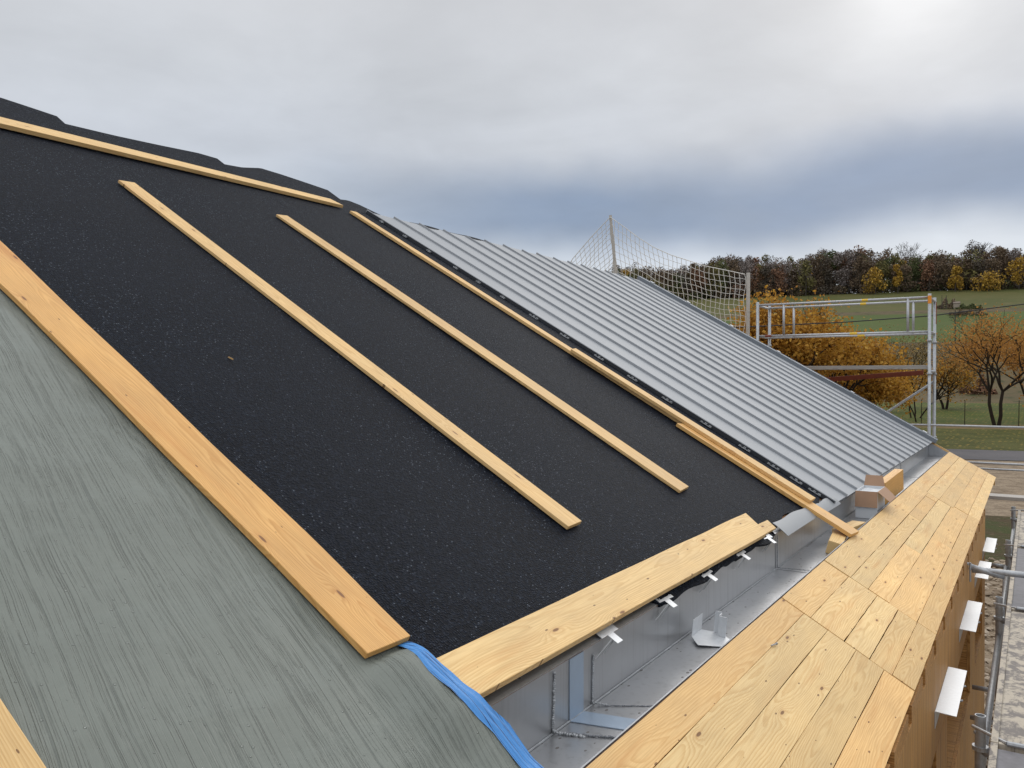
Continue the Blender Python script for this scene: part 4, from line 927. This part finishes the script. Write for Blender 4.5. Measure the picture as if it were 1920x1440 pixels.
for i, (x, y, h, w, lab, k) in enumerate(((-8.5, 168, 3.6, 6, 'dark reddish hedge bush at the foot of the green field', 'russet'), (-13.5, 196, 4.2, 9, 'low dark hedge bush behind the yellow orchard trees', 'dark'), (-3.2, 206, 5.5, 5, 'rounded maroon bush above the forked orchard tree', 'russet'), (4.5, 210, 6, 8, 'brown bush by the right edge of the photo', 'brown'), (-26.8, 342, 4.6, 8, 'dark rounded bush beside the little hut on the upper field', 'brown'), (-20.6, 341, 2.2, 10, 'low dark scrub right of the little hut', 'green'), (-19, 316, 2.0, 12, 'low brown scrub on the bank between the two fields', 'brown'))):
    rng = np.random.default_rng(200 + i); n = 1100; p = rng.normal(size=(n, 3)); p /= np.linalg.norm(p, axis=1)[:, None]; p *= rng.uniform(.4, 1, (n, 1)) ** .5; p *= np.array([w / 2, w / 3, h]); p[:, 2] = np.abs(p[:, 2]) * (.7 + .3 * np.sin(p[:, 0] * 2.1 + i))
    o = bpy.data.objects.new('bush', npmesh('bush', quads(p, rng.uniform(.15, .4, n), rng), [WM[k]])); COL.objects.link(o); o.location = (x, y, gxy(x, y) - .1); tag(o, lab, 'bush', 'bushes in the fields')

# ---- the wood on the hill
def crown_pts(rng, H, wd, n, base=.3, style='round'):
    pts = []; nb = rng.integers(10, 15); cs = []
    for _ in range(nb):
        a = rng.uniform(0, 6.28); r0 = wd * .36 * rng.uniform(0, 1) ** .6; zz_ = H * (base + .05 + (.86 - base) * rng.uniform(0, 1) ** .75)
        if style == 'round': r0 *= 1.15 - .6 * max(0, (zz_ / H - .6)) / .35
        cs.append((r0 * math.cos(a), r0 * math.sin(a), zz_, wd * rng.uniform(.17, .30)))
    cs.append((0, 0, H * .88, wd * .2))
    per = n // len(cs)
    for cx, cy, cz, rr in cs:
        q = rng.normal(size=(per, 3)); q /= np.linalg.norm(q, axis=1)[:, None]; q *= rng.uniform(.35, 1, (per, 1)) ** .5 * rr
        q[:, 2] *= 1.15; pts.append(q + np.array([cx, cy, cz]))
    return np.concatenate(pts)
rng = np.random.default_rng(77)
keys = list(WM.keys()); pr = {'brown': .37, 'olive': .19, 'green': .08, 'russet': .07, 'dark': .12, 'gold': .02, 'twig': .15}
VV = []; MI = []
trunks = MB()
def place(row, lat): 
    d = 424 + row * 8.5; p = U * d + V * lat; return p.x, p.y, gz(d)
for row in range(7):
    lat = -112.
    while lat < 150:
        lat += rng.uniform(3.6, 6.0); x, y, zg = place(row + rng.uniform(-.35, .35), lat)
        H = rng.uniform(12.5, 20) + 1.6 * math.sin(lat * .035 + 2.) + 1.5 * math.sin(lat * .11) + (rng.uniform(-2, 4.5) if row > 3 else 0)
        k = rng.choice(keys, p=[pr[q] for q in keys]); wd = rng.uniform(7, 11.5)
        n = 1300 if row < 3 else 800
        p = crown_pts(rng, H, wd, n, .02 if row < 3 else .15)
        VV.append(quads(p, rng.uniform(.16, .52, len(p)), rng) + np.array([x, y, zg])); MI.append(np.full(len(p), keys.index(k)))
        if row < 2: trunks.tube((x, y, zg - .5), (x + rng.uniform(-.5, .5), y, zg + H * .55), .22, 5, .10, cap=False)
for i_ in range(260):
    x, y, zg = place(rng.uniform(-.8, 7.5), rng.uniform(-112, 150)); k = rng.choice(['brown', 'dark', 'olive', 'green', 'russet'], p=[.4, .3, .12, .1, .08]); n = 240
    p = rng.normal(size=(n, 3)); p /= np.linalg.norm(p, axis=1)[:, None]; p *= rng.uniform(.3, 1, (n, 1)) ** .5 * np.array([4.5, 3., 4.5]); p[:, 2] += 3.
    VV.append(quads(p, rng.uniform(.28, .6, n), rng) + np.array([x, y, zg])); MI.append(np.full(n, keys.index(k)))
for i_ in range(230):
    x, y, zg = place(rng.uniform(-.5, 2.5), rng.uniform(-112, 150)); k = rng.choice(['brown', 'dark', 'olive', 'green'], p=[.4, .3, .15, .15]); n = 200
    p = rng.normal(size=(n, 3)); p /= np.linalg.norm(p, axis=1)[:, None]; p *= rng.uniform(.3, 1, (n, 1)) ** .5 * np.array([4.2, 3., 2.6]); p[:, 2] += 1.6
    VV.append(quads(p, rng.uniform(.25, .5, n), rng) + np.array([x, y, zg])); MI.append(np.full(n, keys.index(k)))
v = np.concatenate(VV); mi = np.concatenate(MI)
o = bpy.data.objects.new('woodland', npmesh('woodland', v, [WM[k] for k in keys], mi)); COL.objects.link(o)
tag(o, 'mixed brown and olive autumn wood covering the hilltop', 'woodland', kind='stuff')
tk = trunks.build('trunks', BARKG, o)
tk['kind'] = 'stuff'
# trees that stand out from the wood
GW = 'trees standing out at the edge of the wood'
def edge_tree(name, label, row, lat, H, wd, key, n=900, bare=False, seed=1):
    x, y, zg = place(row, lat); r2 = np.random.default_rng(seed); t = thing(name, label, 'tree', (x, y, zg), GW)
    if bare:
        segs, tips = grow(seed, H, forks=5, levels=5, spread=.75, trunk_r=.30, trunk_frac=.30); kz = H / max(q[0].z for q in tips); mb = MB()
        for a, b_, r0, r1 in segs: mb.tube(a * kz, b_ * kz, max(r0, .07), 4, max(r1, .05), cap=False)
        o = mb.build('trunk', BARKG, None); o.parent = t
        tpz = np.array([tuple(q[0] * kz) for q in tips]); p = tpz[r2.integers(0, len(tpz), n)] + r2.normal(size=(n, 3)) * .6; sz = r2.uniform(.10, .28, len(p))
    else:
        mb = MB(); mb.tube((0, 0, -.5), (.2, 0, H * .6), .25, 6, .1); o = mb.build('trunk', BARKG, None); o.parent = t
        p = crown_pts(r2, H, wd, n, .15); sz = r2.uniform(.25, .6, len(p))
    o = bpy.data.objects.new('crown', npmesh('crown', quads(p, sz, r2), [WM[key]])); COL.objects.link(o); o.parent = t
edge_tree('edge_tree', 'bright golden tree at the far right of the wood edge', -1, 82.5, 14, 9, 'gold', seed=2)
edge_tree('edge_tree', 'slim golden tree standing at the wood edge left of the scaffold post', -1, 34, 14, 5.0, 'gold', seed=3)
edge_tree('edge_tree', 'broad low golden tree at the wood edge above the guardrail', -1, 24.5, 11.5, 10, 'gold', seed=4)
edge_tree('edge_tree', 'golden tree at the wood edge just right of the scaffold post', -1, 57.5, 11.5, 6.5, 'gold', seed=5)
edge_tree('edge_tree', 'low spreading golden shrub-tree at the wood foot above the little hut', -1.4, 70, 6.5, 15, 'gold', seed=6)
edge_tree('edge_tree', 'olive yellow tree at the wood front left of the broad low golden tree', -.6, -6, 17, 9, 'olive', seed=7)
edge_tree('edge_tree', 'olive gold tree in the wood front above the hut', 0, 66, 18.5, 12, 'olive', seed=8)
edge_tree('edge_tree', 'tall dark maroon tree on the wood skyline', 5, 19.5, 24, 12, 'russet', seed=9, n=1600)
edge_tree('edge_tree', 'rounded russet tree on the skyline right of the net pole', 4, -32, 21.5, 9, 'russet', seed=10)
edge_tree('bare_skyline_tree', 'tallest bare rounded tree on the wood skyline above the scaffold', 5, 43, 25.5, 12, 'twig', 380, True, seed=12)
edge_tree('bare_skyline_tree', 'broad bare tree on the skyline near the right edge', 5, 75, 24, 12, 'twig', 380, True, seed=13)
edge_tree('bare_skyline_tree', 'pale bare tree on the skyline left of the tall maroon tree', 4, 2.5, 23, 10, 'twig', 420, True, seed=14)
edge_tree('bare_skyline_tree', 'bare spreading tree on the skyline above the net', 4, -48, 24, 11, 'twig', 420, True, seed=15)
edge_tree('edge_tree', 'reddish tree in the wood seen through the net', -.5, -58, 15, 9, 'russet', seed=16)

# ================================================================== FIELD FURNITURE
for i, (x, y, lab) in enumerate(((-6.0, 95.9, 'thin dark fence post between the forked tree and the scaffold post'), (-1.3, 98.9, 'thin dark fence post right of the forked tree'), (-10.3, 98.7, 'thin dark fence post beside the small slanting tree'))):
    m_ = MB(); m_.tube((x, y, -.1), (x + .03, y, 2.7), .045, 6, .035); o = m_.build('fence_post', BARK); tag(o, lab, 'fence post', 'fence posts in the orchard')
def upole(x, y, H, lab, arms=True):
    t = thing('utility_pole', lab, 'utility pole', (x, y, gxy(x, y)), 'utility poles')
    m_ = MB(); m_.tube((0, 0, -.3), (0, 0, H), .15, 8, .10); o = m_.build('pole', BARKG); o.parent = t
    if arms:
        m_ = MB(); m_.box((-1.4, -.06, H - .6), (1.4, .06, H - .45)); m_.box((-1.4, -.06, H - 1.7), (1.4, .06, H - 1.55)); o = m_.build('crossarm', BARKG); o.parent = t
    return t
upole(-16.2, 225.7, 9.5, 'wooden utility pole with crossarms in front of the lower green field')
upole(-28.7, 339.2, 5.2, 'thin dark pole on the upper field, left of the pair by the hut', False)
upole(-27.3, 339.2, 5.2, 'thin dark pole on the upper field, nearest the dark bush by the hut', False)
sh = thing('hut', 'tiny pale hut beside a dark bush on the upper field', 'hut', (-24.0, 340.5, gxy(-24, 340.5)))
m_ = MB(); m_.box((-1.0, -1, -.3), (1.0, 1, 2.0)); o = m_.build('walls', simple('pale_render', (.34, .29, .23), .9)); o.parent = sh
m_ = MB(); m_.hexa([(-1.2, -1.2, 2.01), (1.2, -1.2, 2.01), (1.2, 1.2, 2.01), (-1.2, 1.2, 2.01)], [(-1.2, -.1, 2.7), (1.2, -.1, 2.7), (1.2, .1, 2.7), (-1.2, .1, 2.7)]); o = m_.build('roof', simple('brown_roof', (.20, .16, .13), .9)); o.parent = sh
# overhead cable with its two poles (out of sight behind the roof and beyond the right edge)
m_ = MB(); P = [(-12.21, 27.82, 1.70), (-8.58, 30.15, 1.90), (-5.8, 31.9, 2.06), (-3.21, 33.59, 2.29), (-.32, 35.44, 2.72), (2.65, 37.35, 3.31), (4.2, 38.3, 3.65)]
m_.path([(x, y, CAMZ + z_) for x, y, z_ in P], .020, 6); o = m_.build('overhead_cable', BLACK); tag(o, 'black overhead cable sagging across behind the scaffold', 'cable')
# rubble on the gravel below the scaffold
rng = np.random.default_rng(5); mb = MB()
ico = bmesh.new(); bmesh.ops.create_icosphere(ico, subdivisions=1, radius=1); iv = np.array([v.co[:] for v in ico.verts]); ifc = [tuple(v.index for v in f.verts) for f in ico.faces]; ico.free()
for _ in range(2600):
    y = rng.uniform(9, 26); x = rng.uniform(-2.2, 1.0) if y < 20 else rng.uniform(-3, 1.2); sz = rng.uniform(.03, .10) * (1.25 if rng.uniform() < .12 else 1)
    q = iv * (1 + rng.normal(size=(len(iv), 1)) * .22) * np.array([sz * rng.uniform(.8, 1.3), sz * rng.uniform(.8, 1.3), sz * .6]); a = rng.uniform(0, 6.28)
    q = np.stack([q[:, 0] * math.cos(a) - q[:, 1] * math.sin(a), q[:, 0] * math.sin(a) + q[:, 1] * math.cos(a), q[:, 2]], 1)
    mb.add([tuple(p) for p in q + np.array([x, y, sz * .25])], ifc)
STONE = leafmat('rubble_stones', [(0, (.16, .115, .075)), (.5, (.30, .235, .165)), (1, (.45, .38, .30))])
o = mb.build('rubble', STONE); tag(o, 'pale broken stones covering the ground below the scaffold', 'stones', kind='stuff')
